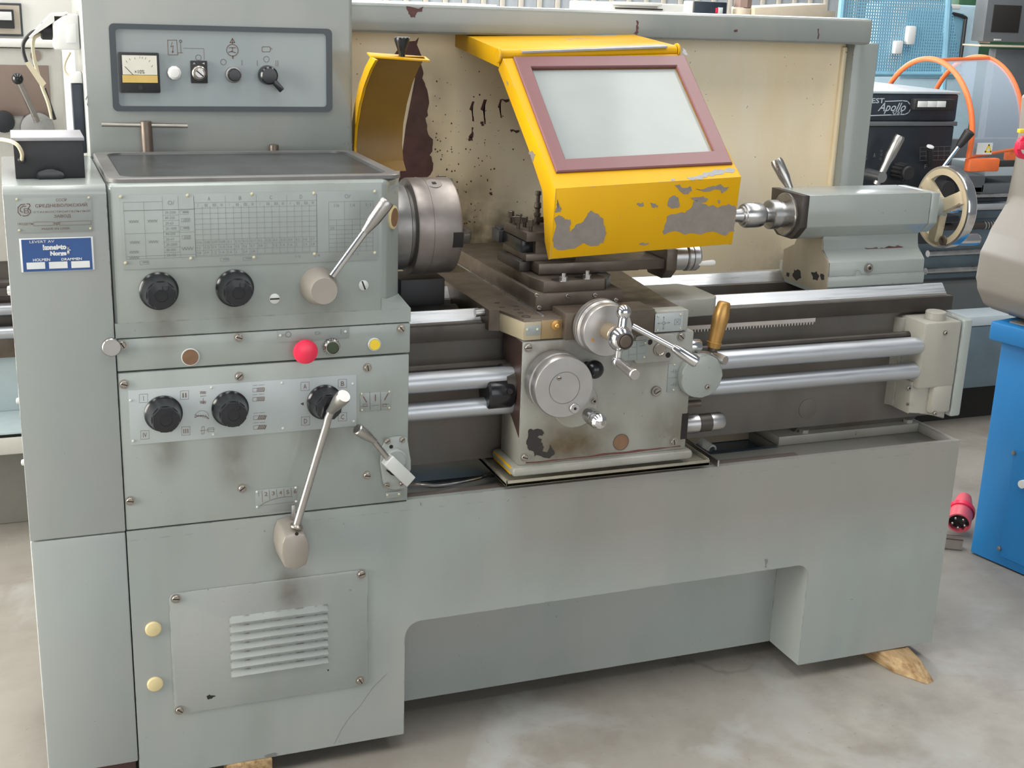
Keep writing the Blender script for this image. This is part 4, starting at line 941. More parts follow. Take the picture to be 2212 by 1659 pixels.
# black coupling and rod boss
MB().rev([(.033, 0), (.036, .004), (.036, .052), (.034, .056)], (.722, .048, .776), (1, 0, 0), 36).build('coupling_nut', K['black'], ca)
q = P(1103, 822, 'Y', .012); MB().rev([(.006, 0), (.006, .0015), (0, .0015)], (.765, .0125, .786), (0, -1, .3), 14).build('coupling_hole', K['slot'], ca)
MB().rev([(.04, 0), (.042, .02)], (.763, .06, .79), (1, 0, 0), 30).build('rod_boss', K['oilyd'], ca)
# big handwheel
cx, cz = .848, .8125
hw = MB().rev([(.030, 0), (.062, .004), (.0640, .008), (.0640, .034), (.0620, .0355), (.0620, .038), (.0632, .039), (.0637, .042), (.0637, .060), (.0620, .0635), (.034, .0640), (.0335, .0625), (.0325, .0625), (.032, .064), (0, .064)], (cx, YA - .004, cz), (0, -1, 0), 72)
bigw = hw.build('carriage_handwheel', K['alu'], ca)
screw(1208, 817, ca, YA - .0685, .0048, 0, washer=False, h=.0012)
q = P(1244, 884, 'Y', -.082); MB().rev([(.0105, 0), (.0105, .009), (.0095, .0105), (0, .0105)], (q.x, -.068, q.z), (0, -1, 0), 24).rev([(.003, .0105), (.003, .0112), (0, .0112)], (q.x, -.068, q.z), (0, -1, 0), 12, mi=1).build('clutch_knob', [K['alu'], K['slot']], bigw)
q = P(1298, 914, 'Y', -.125)
MB().rev([(.0150, 0), (.0165, .006), (.0170, .018), (.0162, .030), (.0166, .032), (.0160, .034), (.0166, .036), (.0172, .044), (.0165, .052), (.012, .0585), (.006, .0605), (0, .061)], (q.x, -.066, q.z), (0, -1, 0), 32).build('wheel_handle', K['chrome'], bigw)
q = P(1303, 915, 'Y', -.127); MB().rev([(.0045, 0), (.0045, .0012), (0, .0012)], (q.x, -.1262, q.z), (0, -1, 0), 16).build('handle_screw', K['screw'], bigw)
q = P(1284, 798, 'Y', -.035); MB().ball((q.x, -.035, q.z), .0195).tube([(q.x, -.03, q.z), (q.x - .006, .0, q.z + .004)], .006, 12).build('ball_knob', K['black'], ca)

# ---- saddle
sdp = [(.742, .45), (.742, .088), (.764, .084), (.7835, YA), (1.152, YA), (1.154, .085), (1.276, .095), (1.290, .12), (1.290, .25), (1.10, .45)]
sd = MB().prism([(.742, .46), (.742, .088), (.764, .084), (.7835, YA), (1.152, YA), (1.154, .085), (1.2, .46)], 'Z', .8955, .9395, .002)
saddle = sd.build('saddle', K['oily'], ca)
MB().prism([(1.154, .088), (1.272, .094), (1.290, .115), (1.290, .215), (1.262, .25), (1.154, .25)], 'Z', .897, .9375, .004).build('saddle_wing', K['apron'], ca)
MB().box(1.078, 1.1545, YA - .0015, .03, .896, .9405, .002).build('saddle_block', K['apron'], ca)
MB().prism([(.7635, .083), (.7830, YA - .001), (.8205, YA - .001), (.82, .0), (.79, .01), (.768, .088)], 'Z', .8965, .934, .001).build('painted_corner', paint('peeling_cream', (.36, .32, .22, 1), .4, grime=.7, speck=1, edge=1.2), ca)
MB().box(.8207, .868, YA - .001, .02, .897, .936, .001).build('front_face', paint('oily_ochre', (.26, .185, .085, 1), .38, var=.4, grime=.7, speck=1), ca)
MB().box(.866, 1.066, -.024, .05, .8965, .951, .002).build('screw_housing', K['oily'], ca)
MB().box(1.005, 1.072, -.012, .04, .896, .932, .002).build('bearing_block', K['oily'], ca)
s6 = pplate('cross_feed_plate', 1415.5, 678, 1473, 714, K['plate'], ca, YA - .0015); t = MB(); YS = YA - .0033
t.pcirc(1434, 698, 2.6, .0007, YS); t.pline([(1434, 685), (1434, 695)], .0006, YS); t.pline([(1434, 701), (1433, 711)], .0006, YS); t.pline([(1422, 699), (1431, 698)], .0006, YS); t.pline([(1437, 698), (1446, 697)], .0006, YS)
for p_ in ([(1432.5, 687), (1434, 684), (1435.5, 687)], [(1431.5, 709), (1433, 712), (1434.5, 709)], [(1424, 697.5), (1421, 699), (1424, 700.5)], [(1444, 695.5), (1447, 697), (1444, 698.5)]): t.pline(p_, .0007, YS)
t.pline([(1458, 690), (1470, 689), (1469, 701), (1457, 702)], .0007, YS, closed=True); t.pline([(1460, 692), (1467, 699)], .0008, YS); t.pline([(1467, 691.5), (1460, 699.5)], .0008, YS)
t.build('print', K['printg'], s6); rivets(s6, ((1422, 683), (1470.5, 679.5), (1420.5, 713.5), (1469.5, 709)), YS + .0004, .0026)
s7 = pplate('small_plate', 1135.5, 703.5, 1166, 723, K['plated'], ca, YA - .001); rivets(s7, ((1139, 712), (1161, 711.5)), YA - .0022, .0028)
q = P(1200, 702, 'Y', YA - .001); MB().rev([(.010, 0), (.010, .003), (.005, .004), (.005, .010), (.0035, .012), (0, .012)], (q.x, YA - .001, q.z), (0, -1, 0), 20).build('oil_nipple', K['brass'], ca)
MB().tube([P(1026, 676, 'Y', .12), P(1045, 674, 'Y', .12)], .0085, 14).build('stop_screw', K['steel'], ca)
for px, py in ((1074, 654), (1084, 664), (1114, 662), (1116, 669), (1124, 676)):
    q = P(px, py, 'Z', .9395); MB().ring(.0062, .0035, (q.x, q.y, .9394), (0, 0, 1), .0006, 18).build('bolt_ring', K['oilyd'], ca)
for px, py, r_ in ((1136, 684, .0095), (1446, 665, .0095)):
    q = P(px, py, 'Z', .9398); MB().ring(r_, r_ * .6, (q.x, q.y, .9396), (0, 0, 1), .0006, 20).build('bolt_ring', K['oilyd'], ca)
# ---- cross slide
cs = MB().box(.8325, 1.031, .058, .62, .9395, .9755, .002)
MB().box(.8285, .8325, .012, .60, .9392, .9420).build('dovetail_edge', K['steel'], ca)
cslide = cs.build('cross_slide', K['oily'], ca)
for px, py in ((1159, 637), (1226, 639), (1285, 637), (1164, 664), (1330, 648)): screw(px, py, ca, .058, .005, 20, washer=False)
MB().prism([(.852, .065), (.990, .065), (1.012, .09), (1.018, .22), (.845, .22), (.840, .118)], 'Z', .9756, .9995, .0015).build('swivel_base', K['oily'], ca)
MB().prism([(.995, .068), (1.02, .10), (1.026, .2), (.99, .2)], 'Z', .976, 1.0, .001).build('swivel_edge', K['steel'], ca)
for px, py in ((1217, 607), (1268, 602)):
    q = P(px, py, 'Z', .9995)
    MB().rev([(.010, 0), (.010, .0015)], (q.x, q.y, .9995), (0, 0, 1), 20).rev([(.0088, .0015), (.0088, .009), (.008, .0095)], (q.x, q.y, .9995), (0, 0, 1), 6).rev([(.0048, .009), (.0048, .017), (0, .0175)], (q.x, q.y, .9995), (0, 0, 1), 14).build('clamp_nut', K['nickel'], ca)
    MB().rev([(.014, 0), (.014, .0006), (0, .0006)], (q.x - .008, q.y + .012, .9993), (0, 0, 1), 24).build('nut_pocket', K['slot'], ca)
# ---- top slide
ts = MB().box(.862, 1.158, .120, .215, 1.0025, 1.0245, .0015).box(.866, 1.10, .13, .205, .9995, 1.003)
tslide = ts.build('top_slide', K['oily'], ca)
MB().box(.836, .862, .165, .30, .9995, 1.0215, .002).build('slide_end', K['oilyd'], ca)
MB().prism([(.113, 1.045), (.113, 1.000), (.135, .978), (.20, .978), (.22, 1.0), (.22, 1.045)], 'X', 1.1585, 1.184, .0015).build('screw_bracket', K['oily'], ca)
dl = MB().rev([(.028, 0), (.030, .002), (.030, .040), (.0285, .042)], (1.1845, .166, 1.018), (1, 0, 0), 36)
dl.rev([(.0305, .042), (.0325, .045), (.0325, .052), (.0300, .053), (.0300, .056), (.0325, .057), (.0325, .070), (.030, .074), (0, .074)], (1.1845, .166, 1.018), (1, 0, 0), 40)
dl.build('top_slide_dial', K['steel'], ca)
e0, e1 = P(1508, 570, 'Y', .14), P(1543, 567, 'Y', .14)
MB().tube([e0, e0.lerp(e1, .5), e0.lerp(e1, .9), e1], [.0045, .0062, .0066, .0055], 14).build('top_slide_handle', K['white'], ca)
# ---- tool post
zt0, zt1 = 1.0246, P(1138, 503.4, 'Y', .150).z
yb = P(1088, 479.5, 'Z', zt1).y; XT = P(1138, 503.4, 'Y', .150).x
tp = MB().box(XT, XT + .115, .150, yb, zt1 - .019, zt1, .0012).box(XT, XT + .115, .150, yb, zt0, zt0 + .0155, .0012).box(XT + .0215, XT + .115, .1505, yb - .0005, zt0 + .012, zt1 - .015, .0006)
tpost = tp.build('tool_post', K['oily'], ca)
MB().box(XT - .003, XT + .07, .175, .25, zt0 - .021, zt0 - .0005, .001).build('post_base', K['oilyd'], ca)
sq = None
for px, py, h_, hd_ in ((1103, 481, .026, 6), (1112, 485, .018, 4), (1121, 482, .020, 4), (1119, 494, .027, 4), (1133, 490, .022, 4), (1146, 500, .026, 4)):
    q = P(px, py, 'Z', zt1); m = MB().rev([(.0042, 0), (.0042, h_ * .45)], (0, 0, 0), (0, 0, 1), 12).rev([(.0072, h_ * .45), (.0072, h_ * .97), (.006, h_), (0, h_)], (0, 0, 0), (0, 0, 1), hd_, ang=.785)
    m.build('clamp_screw', K['oily'], tpost, (q.x, q.y, zt1))
q = P(1160, 484, 'Z', zt1); m = MB()
m.rev([(.0062, 0), (.0062, .022), (.0078, .023), (.0078, .030), (.0055, .031), (.0055, .042), (.0075, .044), (.0085, .047), (.0078, .050), (.0075, .058), (.0046, .060), (.0046, .078), (.0068, .080), (.0068, .088), (.005, .090), (0, .090)], (0, 0, 0), (0, 0, 1), 16)
stud = m.build('long_stud', K['oily'], tpost, (q.x, q.y, zt1)); stud.scale = (1, 1, (q.x * 0 + (484 - 424) / 60) * .80)
MB().box(-.010, .012, -.004, .004, .0, .012, .001).build('clamp_block', K['oily'], tpost, (q.x + .004, q.y - .004, zt1 + .004))
th = thing('tool_holder', 'black cutting tool holder clamped in the slot of the tool post', 'tool holder', (XT + .01, .27, zt0 + .016))
MB().box(XT - .003, XT + .0212, .166, yb + .01, zt0 + .0158, zt1 - .0195, .0008).build('shank', K['black'], th)
MB().box(XT - .012, XT + .021, yb - .004, yb + .042, zt0 + .016, zt1 - .0185, .002).box(XT - .006, XT + .016, yb + .004, yb + .040, zt1 - .020, zt1 - .0135, .001).build('holder_head', K['blackm'], th)

# ---- cross slide crank wheel
cx, cz = .934, .9265
cw = MB().rev([(.030, 0), (.055, .002), (.0565, .004), (.0565, .016), (.0550, .017), (.0550, .019), (.0565, .020), (.0565, .026), (.0545, .028), (.0545, .030), (.0535, .031), (.0535, .047), (.052, .050), (.018, .0505)], (cx, -.030, cz), (0, -1, 0), 64)
cwheel = cw.build('cross_feed_dial', K['alu'], ca)
MB().rev([(.0175, 0), (.0175, .035), (.016, .037)], (cx, -.078, cz), (0, -1, 0), 32).build('dial_hub', plain('bronze_hub', (.36, .29, .20, 1), .38, .7), cwheel)
q = P(1280, 734, 'Y', -.081); MB().rev([(.0032, 0), (.0032, .002), (0, .0022)], (q.x, -.0805, q.z), (0, -1, 0), 12).build('index_screw', K['brass'], cwheel)
bc = P(1340, 731, 'Y', -.135)
cr = MB().ball(bc, .0255, seg=30)
tb = P(1347, 674, 'Y', -.128); lb = P(1333.5, 781, 'Y', -.135); he = P(1372, 810, 'Y', -.215)
cr.tube([bc, bc.lerp(tb, .45), tb], [.0125, .0095, .0085], 16).ball(tb, .0152)
cr.tube([bc, bc.lerp(lb, .55), lb], [.0120, .0072, .0068], 16).ball(lb, .0115)
cr.build('crank', K['chrome'], cwheel)
d = he - lb
MB().tube([lb + d * .02, lb + d * .15, lb + d * .30, lb + d * .7, lb + d * .97, he], [.007, .0095, .0085, .0105, .0112, .0100], 20).build('crank_handle', K['nickel'], cwheel)
vd = Vector((.10, -1, .02)).normalized()
MB().ring(.0165, .0135, bc + Vector((0, -.0175, 0)), (0, -1, 0), .008, 30, b=.001).build('crank_ring', K['oilyd'], cwheel)
MB().rev([(.0134, 0), (.0134, .007), (.011, .009), (0, .0095)], bc + Vector((0, -.0175, 0)), (0, -1, 0), 26).build('crank_cap', K['oily'], cwheel)

# ---- chrome lever, brass handle, stubs on the right of the apron
p1, p2, p3 = P(1366, 704, 'Y', -.045), P(1455, 751, 'Y', -.085), P(1506, 783, 'Y', -.110); d = p3 - p2
MB().tube([p1, p2], .0068, 14).build('feed_lever', K['chrome'], ca)
MB().tube([p2 - d * .03, p2, p2 + d * .3, p2 + d * .85, p2 + d * .97, p3], [.0075, .0085, .0110, .0128, .0122, .010], 18).build('feed_lever_grip', K['chrome'], ca)
MB().prism(rrect(1.140, 1.238, .750, .843, .044, 8), 'Y', -.024, .07, .022, seg=4).build('lever_housing', K['tail'], ca)
screw(1528, 836, ca, -.0245, .0045, 0, True)
MB().rev([(.017, 0), (.017, .03), (.014, .036), (0, .037)], (1.165, .02, .853), (1, -.15, 0), 24).build('shaft_end', K['chrome'], ca)
e0, e1, e2 = P(1503, 763, 'Y', .0), P(1535, 766, 'Y', .01), P(1567, 779, 'Y', -.03)
MB().tube([e0, e1, e1.lerp(e2, .6), e2], [.006, .009, .0105, .0100], 16).build('reverse_arm', K['nickel'], ca)
b0, b1 = P(1537, 765, 'Y', .015), P(1565, 652, 'Y', .015); d = b1 - b0
MB().tube([b0 - d * .04, b0, b0 + d * .05, b0 + d * .06, b0 + d * .16], [.016, .016, .013, .0105, .0105], 18).build('handle_base', K['oily'], ca)
MB().tube([b0 + d * .13, b0 + d * .22, b0 + d * .225, b0 + d * .24, b0 + d * .55, b0 + d * .72, b0 + d * .97, b1], [.0145, .0160, .0172, .0145, .0165, .0182, .0140, .0115], 24).build('brass_handle', K['brass'], ca)
MB().rev([(.020, 0), (.0215, .002), (.0215, .048), (.020, .049)], (1.160, .018, .677), (1, 0, 0), 30).build('worm_shaft', K['steel'], ca)
MB().rev([(.020, 0), (.020, .032)], (1.2085, .018, .677), (1, 0, 0), 30).rev([(.0205, .031), (.0205, .058), (.018, .063), (0, .064)], (1.2085, .018, .677), (1, 0, 0), 30, mi=1).build('worm_coupling', [K['oilyd'], K['steel']], ca)
MB().rev([(.008, 0), (.008, .04), (.007, .041), (0, .041)], (1.168, .01, .726), (1, 0, 0), 18).build('stub_shaft', K['oily'], ca)
MB().box(1.158, 1.1735, YA - .0008, .02, .652, .710).build('worm_notch', K['slot'], ca)
# metal hose in the pan
hz = thing('coolant_hose', 'shiny metal coolant hose curving in the blue chip pan', 'hose', (.66, .10, .548))
MB().tube([P(874, 1045, 'Y', .03), P(900, 1047, 'Y', .05), P(945, 1049, 'Y', .06), P(1000, 1041, 'Y', .07), P(1045, 1030, 'Y', .085), P(1075, 1015, 'Y', .11)], .0052, 12, smooth=6).build('hose_body', K['chrome'], hz)
h2 = thing('coiled_hose', 'ribbed white metal hose lying in the pan right of the apron', 'hose', (1.30, .3, .6))
p_a, p_b = P(1497, 944, 'Y', .30), P(1536, 970, 'Y', .22)
MB().tube([p_a, p_b], .0085, 12).build('core', K['steel'], h2)
rg = None; d = p_b - p_a
for k in range(16):
    m = MB().ring(.0125, .008, p_a + d * (k / 15), d, .005, 16); m.build('rib', K['white'], h2)

# ================================================================ chip shield
sh = thing('chip_shield', 'yellow chip shield with maroon-framed window over the carriage', 'shield', (1.075, .2, 1.046))
XL, XR = .862, 1.287
BL, CLf, HL = V(XL, .063, 1.046), V(XL, .049, 1.192), V(XL, .372, 1.428)
BR, CRt, HR = V(XR, .063, 1.063), V(XR, .049, 1.209), V(XR, .372, 1.445)
def slab(mb, pts, th, mi=0, b=.0008):
    n = (pts[1] - pts[0]).cross(pts[2] - pts[0]).normalized()
    if n.dot(CL - pts[0]) < 0: n = -n
    return mb.poly3(pts, [p - n * th for p in pts], mi, b)
m = MB(); slab(m, [BL, BR, CRt, CLf], .003); front = m.build('front_panel', K['yellow'], sh)
pn = (CRt - CLf).cross(HL - CLf).normalized()
if pn.dot(CL - CLf) < 0: pn = -pn
def SP(px, py, off=0.0):
    r = CR * ((px - IW / 2) / FPX) + CD * ((py - IH / 2) / FPX) + CF
    o = CLf + pn * off
    return CL + r * ((o - CL).dot(pn) / r.dot(pn))
oL = [SP(1108, 126), SP(1477.6, 123), SP(1581, 356), SP(1201, 375)]
iL = [SP(1147, 149), SP(1459.7, 146), SP(1541, 330), SP(1220.4, 347.6)]
m = MB(); t = bmesh.new()
sheet_o = [CLf, CRt, HR, HL]; sheet_i = [iL[3], iL[2], iL[1], iL[0]]
R = [[t.verts.new(p + pn * o_) for p in L] for L, o_ in ((sheet_o, -.003), (sheet_o, 0), (sheet_i, 0), (sheet_i, -.003))]
for k in range(4):
    for j in range(4): t.faces.new((R[k][j], R[k][(j + 1) % 4], R[(k + 1) % 4][(j + 1) % 4], R[(k + 1) % 4][j]))
m._in(t, 0); m.build('window_panel', K['yellow'], sh)
m = MB(); t = bmesh.new()
def ins(L, f): 
    c = sum(L, V(0, 0, 0)) / 4; return [c + (p - c) * f for p in L]
R = [[t.verts.new(p + pn * o_) for p in L] for L, o_ in ((oL, 0.0002), (ins(oL, 1.0), .004), (ins(oL, .988), .0065), (ins(iL, 1.012), .0065), (iL, .004), (iL, -.006))]
for k in range(5):
    for j in range(4): t.faces.new((R[k][j], R[k][(j + 1) % 4], R[k + 1][(j + 1) % 4], R[k + 1][j]))
m._in(t, 0); m.build('window_frame', K['maroon'], sh)
gm, nt, b = base('hazy_pane', (.74, .80, .80, 1), .10, 0, .10)
b.inputs['Coat Weight'].default_value = 0.0; b.inputs['Coat Roughness'].default_value = .04
nt.links.new(mixc(nt, ramp(nt, nz(nt, 4, 4, coords(nt)), .35, .7), (.34, .365, .36, 1), (.30, .325, .32, 1)), b.inputs['Base Color'])
m = MB(); m.poly3([p - pn * .004 for p in ins(iL, 1.03)], [p - pn * .008 for p in ins(iL, 1.03)]); m.build('pane', gm, sh)
# cheeks, hinge and flap
def XP(px, py, X): return P(px, py, 'X', X)
outl = [XP(x, y, XL) for x, y in ((1184.6, 561), (1176.5, 522), (1171.6, 412), (1142, 323), (1087, 177), (1076, 150))]
m = MB(); loop = [BL, CLf, HL] + outl[::-1]
m.poly3(loop, [p + V(.0035, 0, 0) for p in loop], 0, .0006); m.build('cheek', K['yellow'], sh)
loop = [p + V(XR - XL - .0035, 0, .017) for p in loop]
m = MB(); m.poly3(loop, [p + V(.0035, 0, 0) for p in loop], 0, .0006); m.build('cheek', K['yellow'], sh)
hl, hr = V(XL, .388, 1.434), V(XR, .384, 1.452)
MB().tube([hl, hr], .0125, 20).build('hinge_tube', K['yellow'], sh)
for p_, s_ in ((hl, -1), (hr, 1)): MB().rev([(.0165, 0), (.0165, .004), (.0145, .0055), (0, .0055)], p_ + V(.002 * s_, 0, 0), (s_, 0, 0), 28).build('hinge_disc', K['yellow'], sh)
MB().poly3([hl + V(.045, -.016, .0098), hr + V(-.028, -.016, .0098), hr + V(-.028, .004, .0132), hl + V(.045, .004, .0132)], [hl + V(.045, -.016, .006), hr + V(-.028, -.016, .006), hr + V(-.028, .004, .006), hl + V(.045, .004, .006)]).build('bare_strip', K['barelight'], sh)
fL, fR = XP(975, 63, XL), XP(1352, 70, XR)
m = MB(); slab(m, [hl + V(0, .004, .012), hr + V(0, .004, .012), fR, fL], .003); m.build('flap', K['yellow'], sh)
for h_, f_, dx in ((hl, fL, 0), (hr, fR, -.003)):
    lo = [h_ + V(dx, .004, .012), f_ + V(dx, 0, 0), f_ + V(dx, 0, -.036), h_ + V(dx, .006, -.026)]
    MB().poly3(lo, [p + V(.003, 0, 0) for p in lo], 0, .0006).build('flap_cheek', K['yellow'], sh)
# bare metal patches on the shield
def blobp(mb, pts, p0, n_, off=.0006, seed=1, jit=.4, sub=3):
    rn = random.Random(seed); W = []
    for x, y in pts:
        r = CR * ((x - IW / 2) / FPX) + CD * ((y - IH / 2) / FPX) + CF
        W.append(CL + r * ((p0 - CL).dot(n_) / r.dot(n_)))
    out = []; n = len(W)
    for i in range(n):
        a, b = W[i], W[(i + 1) % n]; tv = (b - a).cross(n_)
        for k in range(sub): out.append(a.lerp(b, k / sub) + (tv * rn.uniform(-jit, jit) / sub if k else V(0, 0, 0)))
    return mb.poly3([p + n_ * off for p in out], [p + n_ * .0001 for p in out])
fn = (CRt - CLf).cross(BL - CLf).normalized()
if fn.dot(CL - CLf) < 0: fn = -fn
pt = MB()
for i, p_ in enumerate(([(1197, 472), (1206, 465), (1214, 467), (1220, 475), (1231, 474), (1233, 484), (1230, 500), (1238, 494), (1246, 484), (1260, 478), (1270, 460), (1278, 455), (1284, 460), (1294, 465), (1303, 473), (1307, 490), (1310, 502), (1306, 515), (1303, 525), (1285, 531), (1262, 525), (1250, 531), (1240, 537), (1205, 540), (1196, 534), (1193, 520)],
        [(1440, 468), (1455, 463), (1480, 460), (1492, 450), (1497, 436), (1505, 432), (1516, 440), (1530, 446), (1560, 444), (1575, 440), (1590, 448), (1588, 480), (1586, 500), (1560, 508), (1540, 500), (1500, 504), (1470, 502), (1434, 507), (1431, 500), (1436, 485)],
        [(1457, 400), (1468, 398), (1475, 406), (1490, 402), (1495, 412), (1485, 420), (1475, 418), (1465, 408)], [(1502, 408), (1530, 404), (1545, 402), (1575, 404), (1570, 410), (1560, 418), (1555, 410), (1520, 414)],
        [(1445, 428), (1458, 422), (1466, 430), (1468, 446), (1455, 450), (1443, 446), (1442, 438)], [(1375, 440), (1388, 437), (1391, 444), (1380, 446)], [(1404, 438), (1412, 440), (1421, 443), (1420, 449), (1408, 447)], [(1203, 430), (1209, 445), (1213, 452), (1210, 458), (1198, 458), (1203, 447)], [(1490, 428), (1520, 424), (1530, 430), (1525, 436), (1500, 434)], [(1550, 432), (1556, 432), (1554, 440)], [(1380, 526), (1402, 524), (1400, 528), (1383, 529)])):
    pb = MB(); blobp(pb, p_, CLf, fn, .0005, i + 3, .45, 3); pb.build('bare_patch', K['bare'], sh)
pt = MB()
for i, p_ in enumerate(([(1483, 383), (1505, 380), (1520, 372), (1540, 368), (1555, 366), (1575, 362), (1588, 366), (1582, 374), (1565, 372), (1545, 378), (1525, 384), (1510, 388), (1490, 388)], [(1449, 386), (1458, 385), (1456, 390), (1450, 390)], [(1475, 104), (1482, 110), (1484, 120), (1478, 118)])):
    pb = MB(); blobp(pb, p_, CLf, pn, .0005, i + 5, .5, 3); pb.build('scuff', K['barelight'], sh)
pt = MB(); ln_ = V(-1, 0, 0)
for i, p_ in enumerate(([(1142, 328), (1150, 325), (1157, 333), (1153, 345), (1150, 352), (1147, 340)], [(1094, 172), (1098, 178), (1098, 184), (1095, 180)])):
    pb = MB(); blobp(pb, p_, V(XL, 0, 0), ln_, .0004, i + 5, .5, 3); pb.build('scuff', K['bare'], sh)
fpn = (hr - hl).cross(fL - hl).normalized()
if fpn.z < 0: fpn = -fpn
pt = MB()
for i, p_ in enumerate(([(1040, 66), (1120, 64), (1200, 65), (1260, 68), (1230, 74), (1160, 72), (1100, 74), (1060, 72)], [(1230, 70), (1320, 68), (1345, 74), (1310, 80), (1260, 78)], [(1060, 80), (1100, 78), (1130, 84), (1095, 88)])):
    pb = MB(); blobp(pb, p_, fL, fpn, .0006, i + 9, .35, 4); pb.build('scuff', K['barelight'], sh)

# ================================================================ tailstock
ta = thing('tailstock', 'grey tailstock with spoked handwheel at the right end of the bed', 'tailstock', (1.72, .235, .93))
bodyp = [(.170, 1.146), (.170, 1.072), (.196, 1.046), (.205, 1.04), (.265, 1.04), (.30, 1.06), (.305, 1.146)]
tb_ = MB().prism(bodyp, 'X', 1.545, 1.885, .002).build('body', K['tail'], ta)
MB().prism([(y * 1.0, z) for y, z in bodyp], 'X', 1.528, 1.5452, .0015).build('nose', K['oilyd'], ta)
MB().prism([(.1705, 1.1455), (.1705, 1.072), (.197, 1.0465), (.27, 1.046), (.30, 1.06), (.3045, 1.1455)], 'X', 1.886, 1.912, .003).build('rear_cap', K['tail'], ta)
nk = MB().prism([(.200, 1.045), (.198, 1.012), (.165, .988), (.162, .930), (.36, .930), (.36, .985), (.30, 1.01), (.295, 1.045)], 'X', 1.615, 1.885, .002)
nk.build('base', K['tail'], ta)
MB().prism([(.200, 1.040), (.198, 1.012), (.165, .988), (.162, .915), (.355, .915), (.355, .985), (.31, 1.005), (.295, 1.04)], 'X', 1.6105, 1.6148, .001).build('base_front', K['tail_dirty'], ta)
MB().prism([(.160, .9305), (.160, .955), (.37, .955), (.37, .905), (.21, .905), (.18, .915)], 'X', 1.6125, 1.886, .0015).build('sole', K['tail'], ta)
t = MB(); z_ = P(1850, 590, 'Y', .158).z; t.pline([(1793, 598), (1847, 595), (1849, 585), (1856, 584), (1862, 593), (1994, 586)], .0009, .1588); t.build('joint_line', K['printg'], ta)
screw(1877, 579, ta, .1615, .0085, 0, True)
pt = MB(); blob(pt, [(1868, 535), (1885, 536), (1905, 535), (1925, 532), (1945, 532), (1952, 534), (1940, 538), (1920, 539), (1900, 540), (1880, 540)], 'Y', .1970, -.0012, 4, .4)
pt.build('paint_loss', K['maroonp'], ta)
for i, p_ in enumerate(([(1716, 582), (1728, 584), (1731, 600), (1722, 606), (1712, 596)], [(1752, 588), (1764, 586), (1770, 596), (1766, 606), (1756, 604)], [(1700, 588), (1706, 590), (1704, 598), (1698, 596)], [(1772, 592), (1780, 594), (1781, 604), (1774, 604)])):
    pb = MB(); blob(pb, p_, 'X', 1.6104, -.0004, i + 2, .4); pb.build('oil_spot', K['slot'], ta)
CYt, CZt = .235, 1.0935
MB().rev([(.050, 0), (.050, .004), (.047, .006), (.030, .006)], (1.528, CYt, CZt), (-1, 0, 0), 44).build('quill_collar', K['nickel'], ta)
MB().rev([(.030, 0), (.030, .030), (.034, .031), (.034, .050), (.032, .052), (.0, .052)], (1.532, CYt, CZt), (-1, 0, 0), 40).build('quill', K['steel'], ta)
lc = thing('live_center', 'steel live centre fitted in the tailstock quill', 'live centre', (1.45, .235, 1.06))
MB().rev([(.018, 0), (.018, .012), (.0225, .016), (.0275, .022), (.029, .030), (.029, .062), (.026, .068), (.022, .069), (.021, .073), (.0165, .074), (.016, .076), (.0150, .080), (.0125, .105), (.0, .135)], (1.481, CYt, CZt), (-1, 0, 0), 40).build('center_body', K['steel'], lc)
# handwheel
hwx = 1.993
hcY, hcZ = .246, 1.097
rim = MB(); t = bmesh.new(); sec = [(.100, -.013), (.101, -.008), (.101, .010), (.098, .014), (.088, .014), (.084, .008), (.081, -.004), (.083, -.013)]
RR = []
for k in range(56):
    an = 2 * math.pi * k / 56; RR.append([t.verts.new((hwx + h_, hcY + r_ * math.cos(an), hcZ + r_ * math.sin(an))) for r_, h_ in sec])
for k in range(56):
    for j in range(len(sec)): t.faces.new((RR[k][j], RR[(k + 1) % 56][j], RR[(k + 1) % 56][(j + 1) % len(sec)], RR[k][(j + 1) % len(sec)]))
rim._in(t, 0)
hw_ = rim.build('handwheel_rim', K['chrome'], ta)
cream = paint('wheel_cream', (.50, .43, .30, 1), .4, grime=.3)
MB().ring(.094, .079, (hwx - .014, hcY, hcZ), (1, 0, 0), .010, 56).build('handwheel_web', cream, hw_)
MB().rev([(.030, 0), (.030, .020), (.026, .024)], (1.912, hcY, hcZ), (1, 0, 0), 32).rev([(.024, .022), (.022, .05), (.026, .07)], (1.912, hcY, hcZ), (1, 0, 0), 32).build('wheel_hub', K['tail'], ta)
for an in (40, 155, 275):
    a = math.radians(an); dv = V(0, math.cos(a), math.sin(a)); c_ = V(hwx - .012, hcY, hcZ); sd_ = V(0, -dv.z, dv.y)
    def sl(o, w0): return [c_ + dv * .010 + sd_ * .020 + V(o, 0, 0), c_ + dv * .045 + sd_ * .011 + V(o, 0, 0), c_ + dv * .085 + sd_ * .017 + V(o, 0, 0), c_ + dv * .085 - sd_ * .017 + V(o, 0, 0), c_ + dv * .045 - sd_ * .011 + V(o, 0, 0), c_ + dv * .010 - sd_ * .020 + V(o, 0, 0)]
    MB().poly3(sl(-.012, 1), sl(.008, 1), b=.004).build('spoke', cream, hw_)
MB().rev([(.014, 0), (.016, .02), (.014, .035), (0, .036)], (hwx, hcY, hcZ), (1, 0, 0), 24).build('hub_nut', K['chrome'], hw_)
hh = V(hwx + .012, hcY - .028, hcZ - .078)
MB().rev([(.010, 0), (.0125, .01), (.0145, .06), (.0140, .074), (.011, .079), (0, .08)], hh, (1, 0, 0), 22).build('wheel_handle', K['chrome'], hw_)
MB().rev([(.012, 0), (.012, .006), (.007, .007), (.006, .004), (0, .004)], V(hwx - .013, hcY - .028, hcZ - .078), (-1, 0, 0), 18).build('handle_nut', K['oily'], hw_)
